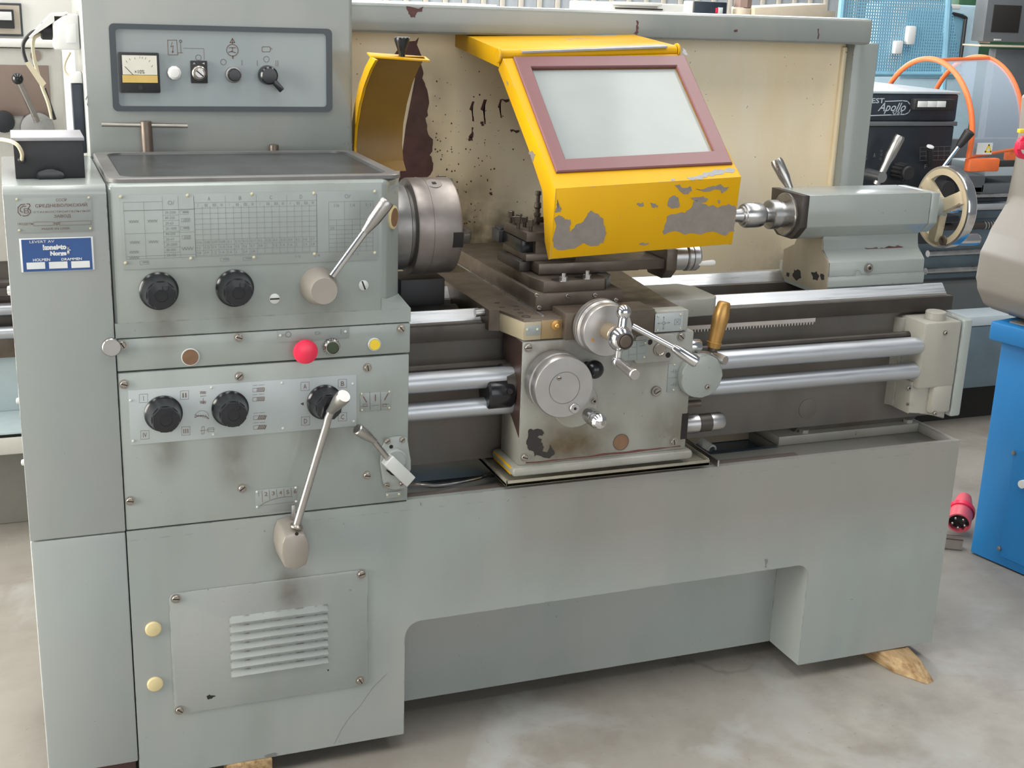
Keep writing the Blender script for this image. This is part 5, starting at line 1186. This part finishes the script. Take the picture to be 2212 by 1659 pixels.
MB().rev([(.022, 0), (.022, .02), (0, .021)], (1.886, .25, 1.02), (1, 0, 0), 24).build('clamp_boss', K['steel'], ta)
l0, l1 = P(1708, 410, 'Y', .30), P(1676, 345, 'Y', .33); d = l1 - l0
MB().tube([l0 - d * .4, l0, l0 + d * .15, l0 + d * .45, l0 + d * .9, l1], [.007, .0072, .009, .0135, .0150, .0128], 18).build('clamp_lever', K['nickel'], ta)
# ================================================================ things on the floor nearby
m = MB(); z_ = .0385
def wpt(x, y, z): return V(x, y, z)
tp_ = [P(1888, 1412, 'Z', z_), P(1967, 1404, 'Z', z_), P(1995, 1438, 'Z', z_ * .85), P(1955, 1448, 'Z', z_ * .8), P(1912, 1432, 'Z', z_)]
wd = MB()
top = [V(1.752, .13, .039), V(1.842, .13, .039), V(1.850, -.008, .039), V(1.846, -.055, .034), V(1.815, -.062, .033), V(1.775, -.020, .038)]
bot = [V(1.752, .13, 0), V(1.842, .13, 0), V(1.854, -.02, 0), V(1.851, -.110, 0), V(1.822, -.116, 0), V(1.781, -.045, 0)]
wd.poly3(top, bot, 0, .003)
tag(wd.build('wood_block', K['wood']), 'splintered pine block wedged under the right foot of the lathe stand', 'wood block')
wd = MB().box(.17, .262, -.005, .12, .0, .0395, .003)
tag(wd.build('wood_block', K['wood']), 'pine block under the left pedestal at the bottom edge', 'wood block')

# blue cabinet and taupe machine head on it
c0 = V(2.461, .494, 0); d1 = V(.040, -.184, 0).normalized(); d2 = V(-d1.y, d1.x, 0)
bc_ = thing('blue_cabinet', 'bright blue steel cabinet at the right edge', 'cabinet', (2.75, .3, 0))
zl1 = P(2150, 738, 'Y', c0.y).z; zl2 = P(2140, 698, 'Y', c0.y).z
mxc = Matrix(((d2.x, d1.x, 0, c0.x), (d2.y, d1.y, 0, c0.y), (0, 0, 1, 0), (0, 0, 0, 1)))
MB().box(0, .55, 0, .55, .004, zl1, .004, mx=mxc).build('body', K['blue'], bc_)
MB().box(-.022, .57, -.03, .57, zl1 + .001, zl2, .006, mx=mxc).build('top_lip', K['blue'], bc_)
MB().box(.01, .53, .01, .53, zl2 - .001, zl2 + .004, mx=mxc).build('worktop', K['taupe'], bc_)
def on_side(px, py):
    r = CR * ((px - IW / 2) / FPX) + CD * ((py - IH / 2) / FPX) + CF
    return CL + r * ((c0 - CL).dot(d2) / r.dot(d2))
for px, py in ((2191, 978), (2160, 1184)): 
    q = on_side(px, py); MB().rev([(.007, 0), (.006, .006), (0, .007)], q, -d2, 12).build('bolt', K['screw'], bc_)
q = on_side(2212, 1045); MB().rev([(.012, 0), (.012, .012), (0, .013)], q, -d2, 14).build('latch', K['white'], bc_)
pl_ = [on_side(x, y) for x, y in ((2192, 970), (2262, 990), (2240, 1235), (2160, 1200))]
MB().poly3([p - d2 * .0015 for p in pl_], [p - d2 * .0002 for p in pl_]).build('access_panel', K['blue'], bc_)
hdm = thing('machine_head', 'taupe rounded machine housing standing on the blue cabinet', 'machine', (2.75, .4, .78))
Yh = .60
sil = [(2216, 199), (2204, 205), (2196, 330), (2183, 425), (2172, 442), (2140, 495), (2114, 542), (2108, 600), (2107, 622), (2121, 655), (2140, 675), (2175, 690), (2212, 698), (2290, 702), (2460, 600), (2420, 160)]
pts = [(lambda q: (q.x, max(q.z, zl2 + .012)))(P(x, y, 'Y', Yh)) for x, y in sil]
MB().prism(pts, 'Y', Yh - .28, Yh, .012, seg=3).build('housing', K['taupe'], hdm)
q = P(2255, 712, 'Y', Yh - .1); MB().box(q.x - .06, q.x + .16, Yh - .2, Yh - .02, zl2 + .0045, P(2255, 690, 'Y', Yh - .1).z, .003).build('plinth', K['blackm'], hdm)
Yh = .32
a = P(2205, 318, 'Y', Yh - .01); MB().ring(.030, .018, (a.x + .012, Yh - .006, a.z), (0, -1, 0), .012, 26).build('stop_switch_ring', K['red'], hdm)
MB().box(a.x - .022, a.x + .015, Yh - .03, Yh - .018, a.z - .004, a.z + .016, .002).build('stop_switch_tab', K['red'], hdm)
a = P(2208, 283, 'Y', Yh - .01); MB().box(a.x - .008, a.x + .02, Yh - .012, Yh - .0005, a.z - .005, a.z + .005, .001).build('yellow_tag', K['yellowb'], hdm)

# red industrial plug and square tube
pg2 = thing('industrial_plug', 'red five-pin industrial power plug lying on the floor', 'plug', (2.55, .62, 0))
pc = P(2071, 1130, 'Y', .60); pd = V(.62, .62, .28).normalized(); nd = -pd
pink = plain('faded_red_plastic', (.62, .10, .13, 1), .4)
MB().ring(.036, .031, pc, pd, .055, 30).build('shroud', pink, pg2)
MB().rev([(.031, 0), (.031, .004), (0, .004)], pc + pd * .020, nd, 26).build('face', K['blackm'], pg2)
MB().ring(.041, .034, pc + pd * .050, pd, .016, 30).build('collar', K['red'], pg2)
MB().rev([(.032, 0), (.030, .03), (.022, .07), (.012, .08)], pc + pd * .06, pd, 24).build('grip', pink, pg2)
u_ = pd.cross(V(0, 0, 1)).normalized(); v_ = pd.cross(u_)
for k in range(5):
    a = math.radians(72 * k + 20); MB().rev([(.0042, 0), (.0042, .018), (.003, .020), (0, .020)], pc + pd * .018 + (u_ * math.cos(a) + v_ * math.sin(a)) * .019, nd, 10).build('pin', K['nickel'], pg2)
tg = MB(); e = P(2079, 1163, 'Z', .034); d_ = V(-.75, .45, 0).normalized(); s_ = V(-d_.y, d_.x, 0)
mxt = Matrix(((d_.x, s_.x, 0, e.x), (d_.y, s_.y, 0, e.y), (0, 0, 1, 0), (0, 0, 0, 1)))
tg.box(0, .34, -.017, -.014, .001, .035, mx=mxt).box(0, .34, .014, .017, .001, .035, mx=mxt).box(0, .34, -.017, .017, .001, .004, mx=mxt).box(0, .34, -.017, .017, .032, .035, mx=mxt).box(.03, .33, -.014, .014, .004, .032, mi=1, mx=mxt)
tag(tg.build('square_tube', [K['screw'], K['slot']]), 'short piece of square steel tube on the floor by the red plug', 'tube')

# ================================================================ background lathe on the left
Yb = 1.5
bl = thing('background_lathe', 'pale lathe standing behind on the left, with brown panel and ball lever', 'lathe', (-.5, 1.8, 0))
def pbox(name, x0, y0, x1, y1, Y, dep, mt, par, b=.004, xa=None, xb=None, za=None, zb=None):
    a, c = P(x0, y0, 'Y', Y), P(x1, y1, 'Y', Y)
    return MB().box(a.x if xa is None else xa, c.x if xb is None else xb, Y, Y + dep, c.z if za is None else za, a.z if zb is None else zb, b).build(name, mt, par)
pbox('cabinet', -60, -60, 166, 96, Yb + .12, .4, K['whitew'], bl, .008, xa=-1.2, zb=1.75)
pbox('tray_edge', 0, 86, 118, 104, Yb - .01, .5, K['whitew'], bl, .004, xa=-1.2)
pbox('headstock', 0, 103, 163, 560, Yb, .45, K['bgrey'], bl, .006, xa=-1.2)
pbox('meter_panel', 0, 6, 51, 79, Yb + .11, .012, K['dframe'], bl, .002, xa=-.45)
pbox('meter_field', 0, 11, 46, 74, Yb + .104, .01, plain('tan_field', (.42, .37, .30, 1), .5), bl, .001, xa=-.44)
pbox('meter', 0, 20, 32, 62, Yb + .095, .012, K['blackm'], bl, .002, xa=-.42)
pbox('meter_face', 0, 25, 26, 44, Yb + .092, .004, K['paper'], bl, .001, xa=-.40)
pbox('brown_panel', 0, 140, 112, 250, Yb - .004, .005, plain('brown_plate', (.22, .165, .14, 1), .5), bl, .001, xa=-.6)
q = P(77, 120, 'Y', Yb); MB().rev([(.014, 0), (.014, .003), (0, .003)], (q.x, Yb, q.z), (0, -1, 0), 20).build('plug', plain('brown_plug', (.22, .17, .14, 1), .5), bl)
a, c = P(38, 170, 'Y', Yb - .09), P(80, 262, 'Y', Yb - .03)
MB().tube([c, a], .008, 12).build('lever', K['nickel'], bl); MB().ball(a, .015).build('lever_ball', K['black'], bl)
MB().rev([(.045, 0), (.043, .03), (0, .032)], (c.x, Yb, c.z - .02), (0, -1, 0), 26).build('lever_hub', K['nickel'], bl)
q = P(8, 262, 'Y', Yb); MB().rev([(.03, 0), (.028, .03), (0, .031)], (q.x, Yb, q.z), (0, -1, 0), 20).build('knob', K['black'], bl)
for y0, y1, mt in ((560, 640, 'bed'), (640, 664, 'oilyd'), (683, 716, 'oilyd'), (731, 770, 'oily')): pbox('bed_band', -20, y0, 60, y1, Yb + .06, .3, K[mt], bl, .002, xa=-1.2, xb=.9)
zr1, zr2 = P(0, 672, 'Y', Yb).z, P(0, 723, 'Y', Yb).z
for z in (zr1, zr2): MB().tube([(-1.2, Yb + .02, z), (.9, Yb + .02, z)], .018, 16).build('feed_rod', K['tube'], bl)
zz = P(0, 612, 'Y', Yb).z; MB().tube([(-1.2, Yb, zz), (.5, Yb, zz)], .014, 12).build('lead_screw', K['oilyd'], bl)
za = P(0, 768, 'Y', Yb).z; zb = P(0, 935, 'Y', Yb - .12).z
MB().box(-1.2, .9, Yb - .12, Yb + .4, zb - .02, zb, .004).box(-1.2, .9, Yb + .08, Yb + .1, zb, za, .002).build('chip_pan', plain('pan_pale_blue', (.33, .40, .42, 1), .4), bl)
zc = P(0, 985, 'Y', Yb - .12).z
MB().box(-1.2, .9, Yb - .12, Yb - .10, zc, zb - .001, .006).build('pan_front', K['bgrey'], bl)
MB().box(-1.2, .9, Yb + .02, Yb + .4, .0, zc, .004).build('stand', plain('stand_dim', (.20, .20, .175, 1), .5), bl)

# ================================================================ background lathe on the right
Yq = 1.6
rl = thing('toolroom_lathe', 'dark blue lathe with chrome levers behind the tailstock on the right', 'lathe', (3.2, 1.9, 0))
qa, qb = P(1800, 208, 'Y', Yq), P(2072, 204, 'Y', Yq)
xr = qb.x; zt = qb.z
MB().box(qa.x, xr, Yq, Yq + .75, P(1900, 262, 'Y', Yq).z, zt, .006).build('headstock', K['navy'], rl)
MB().box(qa.x, xr + .004, Yq - .004, Yq + .76, zt + .0005, zt + .010, .003).build('headstock_lid', K['aptop'], rl)
zb = P(1900, 262, 'Y', Yq).z
MB().box(qa.x, xr, Yq - .012, Yq + .02, zb - .016, zb - .0005, .002).build('ledge', K['mon'], rl)
MB().box(qa.x, xr - .01, Yq - .008, Yq + .7, .72, zb - .017, .003).build('gear_panel', plain('black_panel', (.014, .018, .024, 1), .4), rl)
YT = Yq - .0012
t = MB()
t.pline([(1872, 250), (1955, 247), (1963, 243), (1967, 235), (1966, 226), (1961, 219), (1950, 217.5), (1912, 219)], .0035, YT)
t.ptext('UEST', 1870, 212, 1911, 223, YT, bold=.02); t.ptext('Apollo', 1895, 222, 1958, 246, YT, shear=.4, bold=.01); t.ptext('500', 1925, 239.5, 1949, 248.5, YT, shear=.3)
t.build('brand_print', K['aptop'], rl)
a, c = P(1978, 214, 'Y', Yq - .03), P(2062, 238, 'Y', Yq - .03)
MB().box(a.x, c.x, Yq - .03, Yq, c.z, a.z, .003).build('lamp_block', K['blackm'], rl)
for x in (1984, 2004, 2024): 
    a, c = P(x, 218.5, 'Y', Yq - .032), P(x + 18, 231.5, 'Y', Yq - .032); MB().box(a.x, c.x, Yq - .034, Yq - .029, c.z, a.z, .001).build('lamp', K['paper'], rl)
Y3 = Yq - .0085
t = MB(); t.ptext('A', 1886, 331, 1892, 340, Y3); t.ptext('F', 1996.5, 355, 2003, 364, Y3)
for px, py in ((1871, 335), (1871, 343), (1904, 334), (1902, 343), (1904, 326)): t.pcirc(px, py, 2, .0012, Y3, n=6)
for x in range(6): t.pline([(1988 + x * 13, 318 - x * .3), (1987 + x * 13, 347 - x * .3)], .0010, Y3)
for y in range(4): t.pline([(1988, 318 + y * 9.6), (2055, 316 + y * 9.6)], .0010, Y3)
t.build('print', K['printg'], rl)
q = P(2009, 320, 'Y', Yq - .05); MB().tube([q, P(2009, 358, 'Y', Yq - .02)], [.014, .008], 14).build('small_lever', K['blackm'], rl)
MB().rev([(.014, 0), (.013, .004), (0, .005)], q + V(0, 0, .004), (0, -.4, 1), 18).build('lever_cap', K['paper'], rl)
a, c = P(1945, 293, 'Y', Yq - .10), P(1893, 398, 'Y', Yq - .07); d = a - c
MB().tube([c, c + d * .45, c + d * .6, c + d * .95, a], [.013, .014, .019, .0195, .016], 18).build('chrome_lever', K['nickel'], rl)
q = P(1884, 378, 'Y', Yq - .03); MB().tube([(q.x, Yq, q.z), (q.x, Yq - .09, q.z)], [.024, .020], 20).build('lever_hub', K['chrome'], rl)
q = P(1948, 371, 'Y', Yq - .03); m = MB().rev([(.026, 0), (.026, .06), (.022, .065), (0, .065)], (q.x, Yq - .008, q.z), (0, -1, 0), 28)
for k in range(12):
    a = 2 * math.pi * k / 12; m.rev([(.0065, 0), (.006, .055)], (q.x + .027 * math.cos(a), Yq - .008, q.z + .027 * math.sin(a)), (0, -1, 0), 8)
m.build('scalloped_knob', K['blackm'], rl)
a, c = P(2096, 283, 'Y', Yq - .12), P(2030, 370, 'Y', Yq - .05); d = a - c
MB().tube([c, c + d * .65], .008, 12).build('rod_lever', K['chrome'], rl); MB().tube([c + d * .62, c + d * .68, c + d * .98, a], [.011, .014, .020, .017], 16).build('rod_lever_grip', K['blackm'], rl)
q = P(2030, 405, 'Y', Yq - .05); MB().tube([(q.x, Yq, q.z), (q.x, Yq - .1, q.z)], [.030, .030], 22).build('round_boss', K['blackm'], rl)
# apron side, ways, rods to the right
xe = 5.2
def band(name, y0, y1, Y, dep, mt, x0=xr):
    return MB().box(x0, xe, Y, Y + dep, P(2110, y1, 'Y', Y).z, P(2110, y0, 'Y', Y).z, .004).build(name, mt, rl)
band('back_guard', 300, 420, Yq + .45, .05, K['mon'])
band('ways_top', 418, 428, Yq + .12, .20, K['steel']); band('ways_face', 428, 440, Yq + .13, .2, K['navy'])
band('bright_rail', 440, 455, Yq + .08, .1, K['way']); band('bed_face', 455, 472, Yq + .1, .2, K['apgrey'])
zz = P(2120, 487, 'Y', Yq + .03).z
MB().tube([(xr, Yq + .03, zz), (xe, Yq + .03, zz)], .014, 14).build('lead_screw', K['oilyd'], rl)
t0 = None
for k in range(46):
    x = xr + .22 + k * .0135
    if t0 is None: t0 = MB().ring(.0175, .0135, (0, 0, 0), (1, 0, .1), .006, 14).build('screw_thread', K['steel'], rl, (x, Yq + .03, zz))
    else: copy_of(t0, 'screw_thread', rl, (x, Yq + .03, zz))
band('bed_front', 470, 640, Yq + .12, .3, K['apgrey'])
for yy in (543, 580): 
    z = P(2120, yy, 'Y', Yq + .06).z; MB().tube([(xr, Yq + .06, z), (xe, Yq + .06, z)], .013, 14).build('feed_rod', K['steel'], rl)
MB().box(xr - .05, xr + .07, Yq - .01, Yq + .3, .80, zt - .45, .004).build('end_column', plain('black_panel_dark', (.010, .013, .02, 1), .45), rl)
band('pan_dark', 610, 684, Yq + .02, .5, plain('pan_slate', (.07, .075, .075, 1), .45), 2.2)
band('pan_rim', 684, 705, Yq - .10, .5, K['aptop'], 2.2)
MB().box(2.2, xe, Yq - .10, Yq + .4, .16, P(2110, 705, 'Y', Yq - .10).z - .001, .006).build('stand', K['apgrey'], rl)
MB().box(2.3, xe, Yq, Yq + .35, .0, .16).build('plinth', K['slot'], rl)
# tool post and slide seen behind the guard
for (x0, y0, x1, y1, mt) in ((2120, 397, 2190, 418, 'mon'), (2100, 402, 2122, 418, 'screw'), (2130, 355, 2200, 380, 'aptop'), (2075, 380, 2125, 418, 'mon')): pbox('slide', x0, y0, x1, y1, Yq + .05, .2, K[mt], rl, .006)
# orange rimmed clear guard
og = thing('orange_guard', 'clear chuck guard with orange rims on the dark blue lathe', 'guard', (xr + .2, 1.9, .95))
X1 = xr + .02; X2 = X1 + .36
def circ3(p, q, r):
    ax, ay, bx, by, cx, cy = p.y, p.z, q.y, q.z, r.y, r.z; D = 2 * (ax * (by - cy) + bx * (cy - ay) + cx * (ay - by))
    ux = ((ax * ax + ay * ay) * (by - cy) + (bx * bx + by * by) * (cy - ay) + (cx * cx + cy * cy) * (ay - by)) / D
    uy = ((ax * ax + ay * ay) * (cx - bx) + (bx * bx + by * by) * (ax - cx) + (cx * cx + cy * cy) * (bx - ax)) / D
    return ux, uy, math.hypot(ax - ux, ay - uy)
gy, gz, gr = circ3(P(1925, 178, 'X', X1), P(2010, 127, 'X', X1), P(2097, 315, 'X', X1))
gy2, gz2, gr2 = circ3(P(2024, 190, 'X', X2), P(2100, 124, 'X', X2), P(2204, 300, 'X', X2))
gc_, gs_, gt_, gv_ = plain('clear_sheet', (.5, .6, .7, 1), .1), 0, 0, 0
cm, nt, b = base('smoky_clear_sheet', (.55, .66, .78, 1), .08, 0, .6); b.inputs['Alpha'].default_value = .42
def gpt(s, a): # s 0..1 along X
    y = gy + (gy2 - gy) * s; z = gz + (gz2 - gz) * s; r = gr + (gr2 - gr) * s
    return V(X1 + (X2 - X1) * s, y + r * math.cos(math.radians(a)), z + r * math.sin(math.radians(a)))
a_f = 190; a_b = 20
for s in (0, 1): MB().tube([gpt(s, a_b + (a_f - a_b) * k / 30) for k in range(31)], .010, 10).build('rim', K['orange'], og)
m = MB(); t = bmesh.new(); A = [t.verts.new(gpt(.02, 95 + (a_f - 95) * k / 20)) for k in range(21)]; B = [t.verts.new(gpt(.98, 95 + (a_f - 95) * k / 20)) for k in range(21)]
A2 = [t.verts.new(v.co + V(0, .003, -.001)) for v in A]; B2 = [t.verts.new(v.co + V(0, .003, -.001)) for v in B]
for L, M_ in ((A, B), (B2, A2)):
    for k in range(20): t.faces.new((L[k], L[k + 1], M_[k + 1], M_[k]))
m._in(t, 0); m.build('clear_sheet', cm, og)
MB().tube([gpt(0, 100), gpt(1, 100)], .009, 8).build('top_bar', K['orange'], og)
MB().tube([gpt(0, a_f), gpt(1, a_f)], .006, 8).build('bottom_bar', K['orange'], og)
e0, e1 = gpt(0, a_f), gpt(1, a_f)
MB().box(e0.x, e0.x + .14, e0.y - .012, e0.y + .02, e0.z - .052, e0.z - .004, .006).build('front_foot', K['orange'], og)
MB().box(e1.x - .05, e1.x + .01, e1.y - .012, e1.y + .02, e1.z - .045, e1.z - .004, .006).build('rear_foot', K['orange'], og)
MB().box(e0.x + .142, e1.x - .052, e0.y - .008, e0.y + .01, e0.z - .036, e0.z - .012, .003).build('foot_bar', K['blackm'], og)
q = gpt(.08, a_f - 8); q2 = gpt(.30, a_f - 3)
MB().box(q.x, q.x + .07, q.y - .014, q.y - .011, q.z - .03, q.z + .012).build('warning_label', K['paper'], og)
t = MB(); c_ = V(q.x + .052, 0, q.z - .008); t.line([(c_.x - .013, c_.z - .012), (c_.x + .013, c_.z - .012), (c_.x, c_.z + .013)], .006, q.y - .0146, 0, True); t.build('warning_triangle', K['yellowb'], og)

# ================================================================ things farther behind
# blue mesh cage with cabinet
Ym = 3.0
mg, nt, b = base('sky_blue_perforated', (.20, .43, .58, 1), .5)
vo = nt.nodes.new('ShaderNodeTexVoronoi'); vo.feature = 'F1'; vo.inputs['Scale'].default_value = 70; vo.inputs['Randomness'].default_value = 0.0
vo.voronoi_dimensions = '2D'; sx_ = nt.nodes.new('ShaderNodeSeparateXYZ'); cx_ = nt.nodes.new('ShaderNodeCombineXYZ'); nt.links.new(coords(nt), sx_.inputs[0]); nt.links.new(sx_.outputs[0], cx_.inputs[0]); nt.links.new(sx_.outputs[2], cx_.inputs[1])
nt.links.new(cx_.outputs[0], vo.inputs['Vector']); nt.links.new(ramp(nt, vo.outputs['Distance'], .33, .37), b.inputs['Alpha'])
mc = thing('blue_mesh_guard', 'sky blue perforated guard panel behind the splash guard post', 'guard', (2.9, Ym, 0))
pts = [P(x, y, 'Y', Ym) for x, y in ((1822, -30), (2050, -30), (2078, 160), (1815, 160))]
MB().poly3(pts, [p + V(0, .006, 0) for p in pts]).build('mesh_panel', mg, mc)
for a, c in ((pts[0], pts[3]), (pts[1], pts[2])): MB().tube([a, V(c.x, c.y, 0)], .016, 8).build('post', K['ltblue'], mc)
MB().tube([pts[3], pts[2]], .012, 8).build('lower_bar', K['ltblue'], mc)
for x0, y0, x1, y1 in ((1964, 56, 1976, 97), (1936, 88, 1949, 117)):
    pbox('pull_handle', x0, y0, x1, y1, Ym - .03, .03, K['paper'], mc, .006)
bcb = thing('pale_blue_cabinet', 'pale blue machine cabinet with rounded dark window behind the mesh', 'cabinet', (3.6, 4.0, 0))
Yc = 3.9
pbox('body', 1905, 4, 2078, 400, Yc, .15, plain('pale_cabinet', (.45, .62, .72, 1), .45), bcb, .02, za=.0)
pbox('white_stripe', 1930, 14, 1958, 160, Yc - .004, .01, K['whitew'], bcb, .002)
pbox('top_stripe', 1920, 4, 2074, 20, Yc - .004, .01, K['whitew'], bcb, .004)
pbox('door', 1962, 24, 2066, 170, Yc - .012, .015, K['ltblue'], bcb, .012)
a, c = P(2050, 28, 'Y', Yc - .012), P(2070, 150, 'Y', Yc - .012)
MB().tube([V(a.x, Yc - .02, a.z), V(c.x - .01, Yc - .02, a.z - .02), V(c.x, Yc - .02, a.z - .06), V(c.x, Yc - .02, c.z)], .010, 8, smooth=4).build('window_seal', K['blackm'], bcb)
# green machine
gmn = thing('green_machine', 'dark green machine tool behind the monitor', 'machine', (4.6, 4.6, 0))
pbox('column', 2082, -80, 2230, 300, 4.4, .2, K['bgreen'], gmn, .03, za=0)
pbox('head', 2078, 44, 2112, 120, 4.2, .2, plain('worn_steel_head', (.16, .15, .13, 1), .5), gmn, .02)
# monitor terminal
mo = thing('control_monitor', 'grey machine control terminal on a shelf at the upper right', 'monitor', (3.9, 3.0, 0))
Yn = 2.8
pbox('case', 2140, -40, 2290, 94, Yn, .085, K['mon'], mo, .004)
q = P(2140, 94, 'Y', Yn); MB().box(q.x - .004, q.x - .0002, Yn + .004, Yn + .085, q.z, P(2140, -40, 'Y', Yn).z, .001).build('case_side', K['montan'], mo)
pbox('screen', 2149, 10, 2200, 71, Yn - .004, .01, K['slot'], mo, .002)
pbox('badge', 2148, 84, 2163, 88, Yn - .004, .01, K['rivetw'], mo, .001)
pbox('shelf', 2118, 97, 2290, 105, Yn - .03, .13, K['tan'], mo, .003)
pbox('post', 2152, 105, 2188, 420, Yn + .01, .05, K['mon'], mo, .004, za=0)
pbox('bench', 2190, 160, 2300, 200, Yn + .07, .2, K['bgrey'], mo, .004)
# row of things along the top edge
wt = thing('white_machine_top', 'white machine cover seen over the splash guard hood', 'machine', (2.0, 4.5, 0))
Yw = 4.4
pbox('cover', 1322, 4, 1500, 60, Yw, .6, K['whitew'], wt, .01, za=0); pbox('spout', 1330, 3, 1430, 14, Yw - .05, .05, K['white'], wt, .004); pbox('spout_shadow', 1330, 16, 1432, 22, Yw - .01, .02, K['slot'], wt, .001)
bx_ = thing('black_readout', 'small dark readout box over the splash guard hood', 'readout', (2.4, 4.0, 0))
pbox('case', 1500, 2, 1567, 60, 3.95, .12, K['navy'], bx_, .006, za=0); pbox('red_keys', 1547, 17, 1551, 28, 3.945, .01, K['red'], bx_, .0005); pbox('white_keys', 1552, 16, 1561, 29, 3.945, .01, K['paper'], bx_, .0005); pbox('case_side', 1496, 3, 1501, 60, 3.96, .10, K['tan'], bx_, .003, za=0)
dr = thing('radial_arm', 'tan cast machine arm with round column over the splash guard hood', 'machine', (2.6, 4.0, 0))
q0 = [P(x, y, 'Y', 3.9) for x, y in ((1630, 16), (1786, 8), (1786, 60), (1630, 60))]
MB().poly3(q0, [p + V(0, .25, 0) for p in q0], 0, .006).build('arm', K['tan'], dr)
a = P(1805, 30, 'Y', 3.9); MB().rev([(.055, 0), (.055, 1.55)], (a.x, 4.0, 0), (0, 0, 1), 28).build('column', K['tan'], dr)
a = P(1620, 20, 'Y', 3.9); MB().rev([(.05, 0), (.05, a.z), (.045, a.z + .005)], (a.x, 3.98, 0), (0, 0, 1), 24).build('hub', K['tan'], dr)
MB().rev([(.05, 0), (.05, .055), (.04, .06)], (a.x, 3.98, a.z + .008), (0, 0, 1), 8).build('hub_nut', plain('brown_nut', (.25, .17, .14, 1), .45), dr)
wbn = thing('white_bench', 'white bench top showing over the left end of the hood', 'bench', (1.2, 4.2, 0))
pbox('top', 690, 3, 1072, 12, 4.2, .5, K['whitew'], wbn, .004); pbox('panel', 700, 12, 1060, 300, 4.25, .4, K['bgrey'], wbn, .004, za=0)
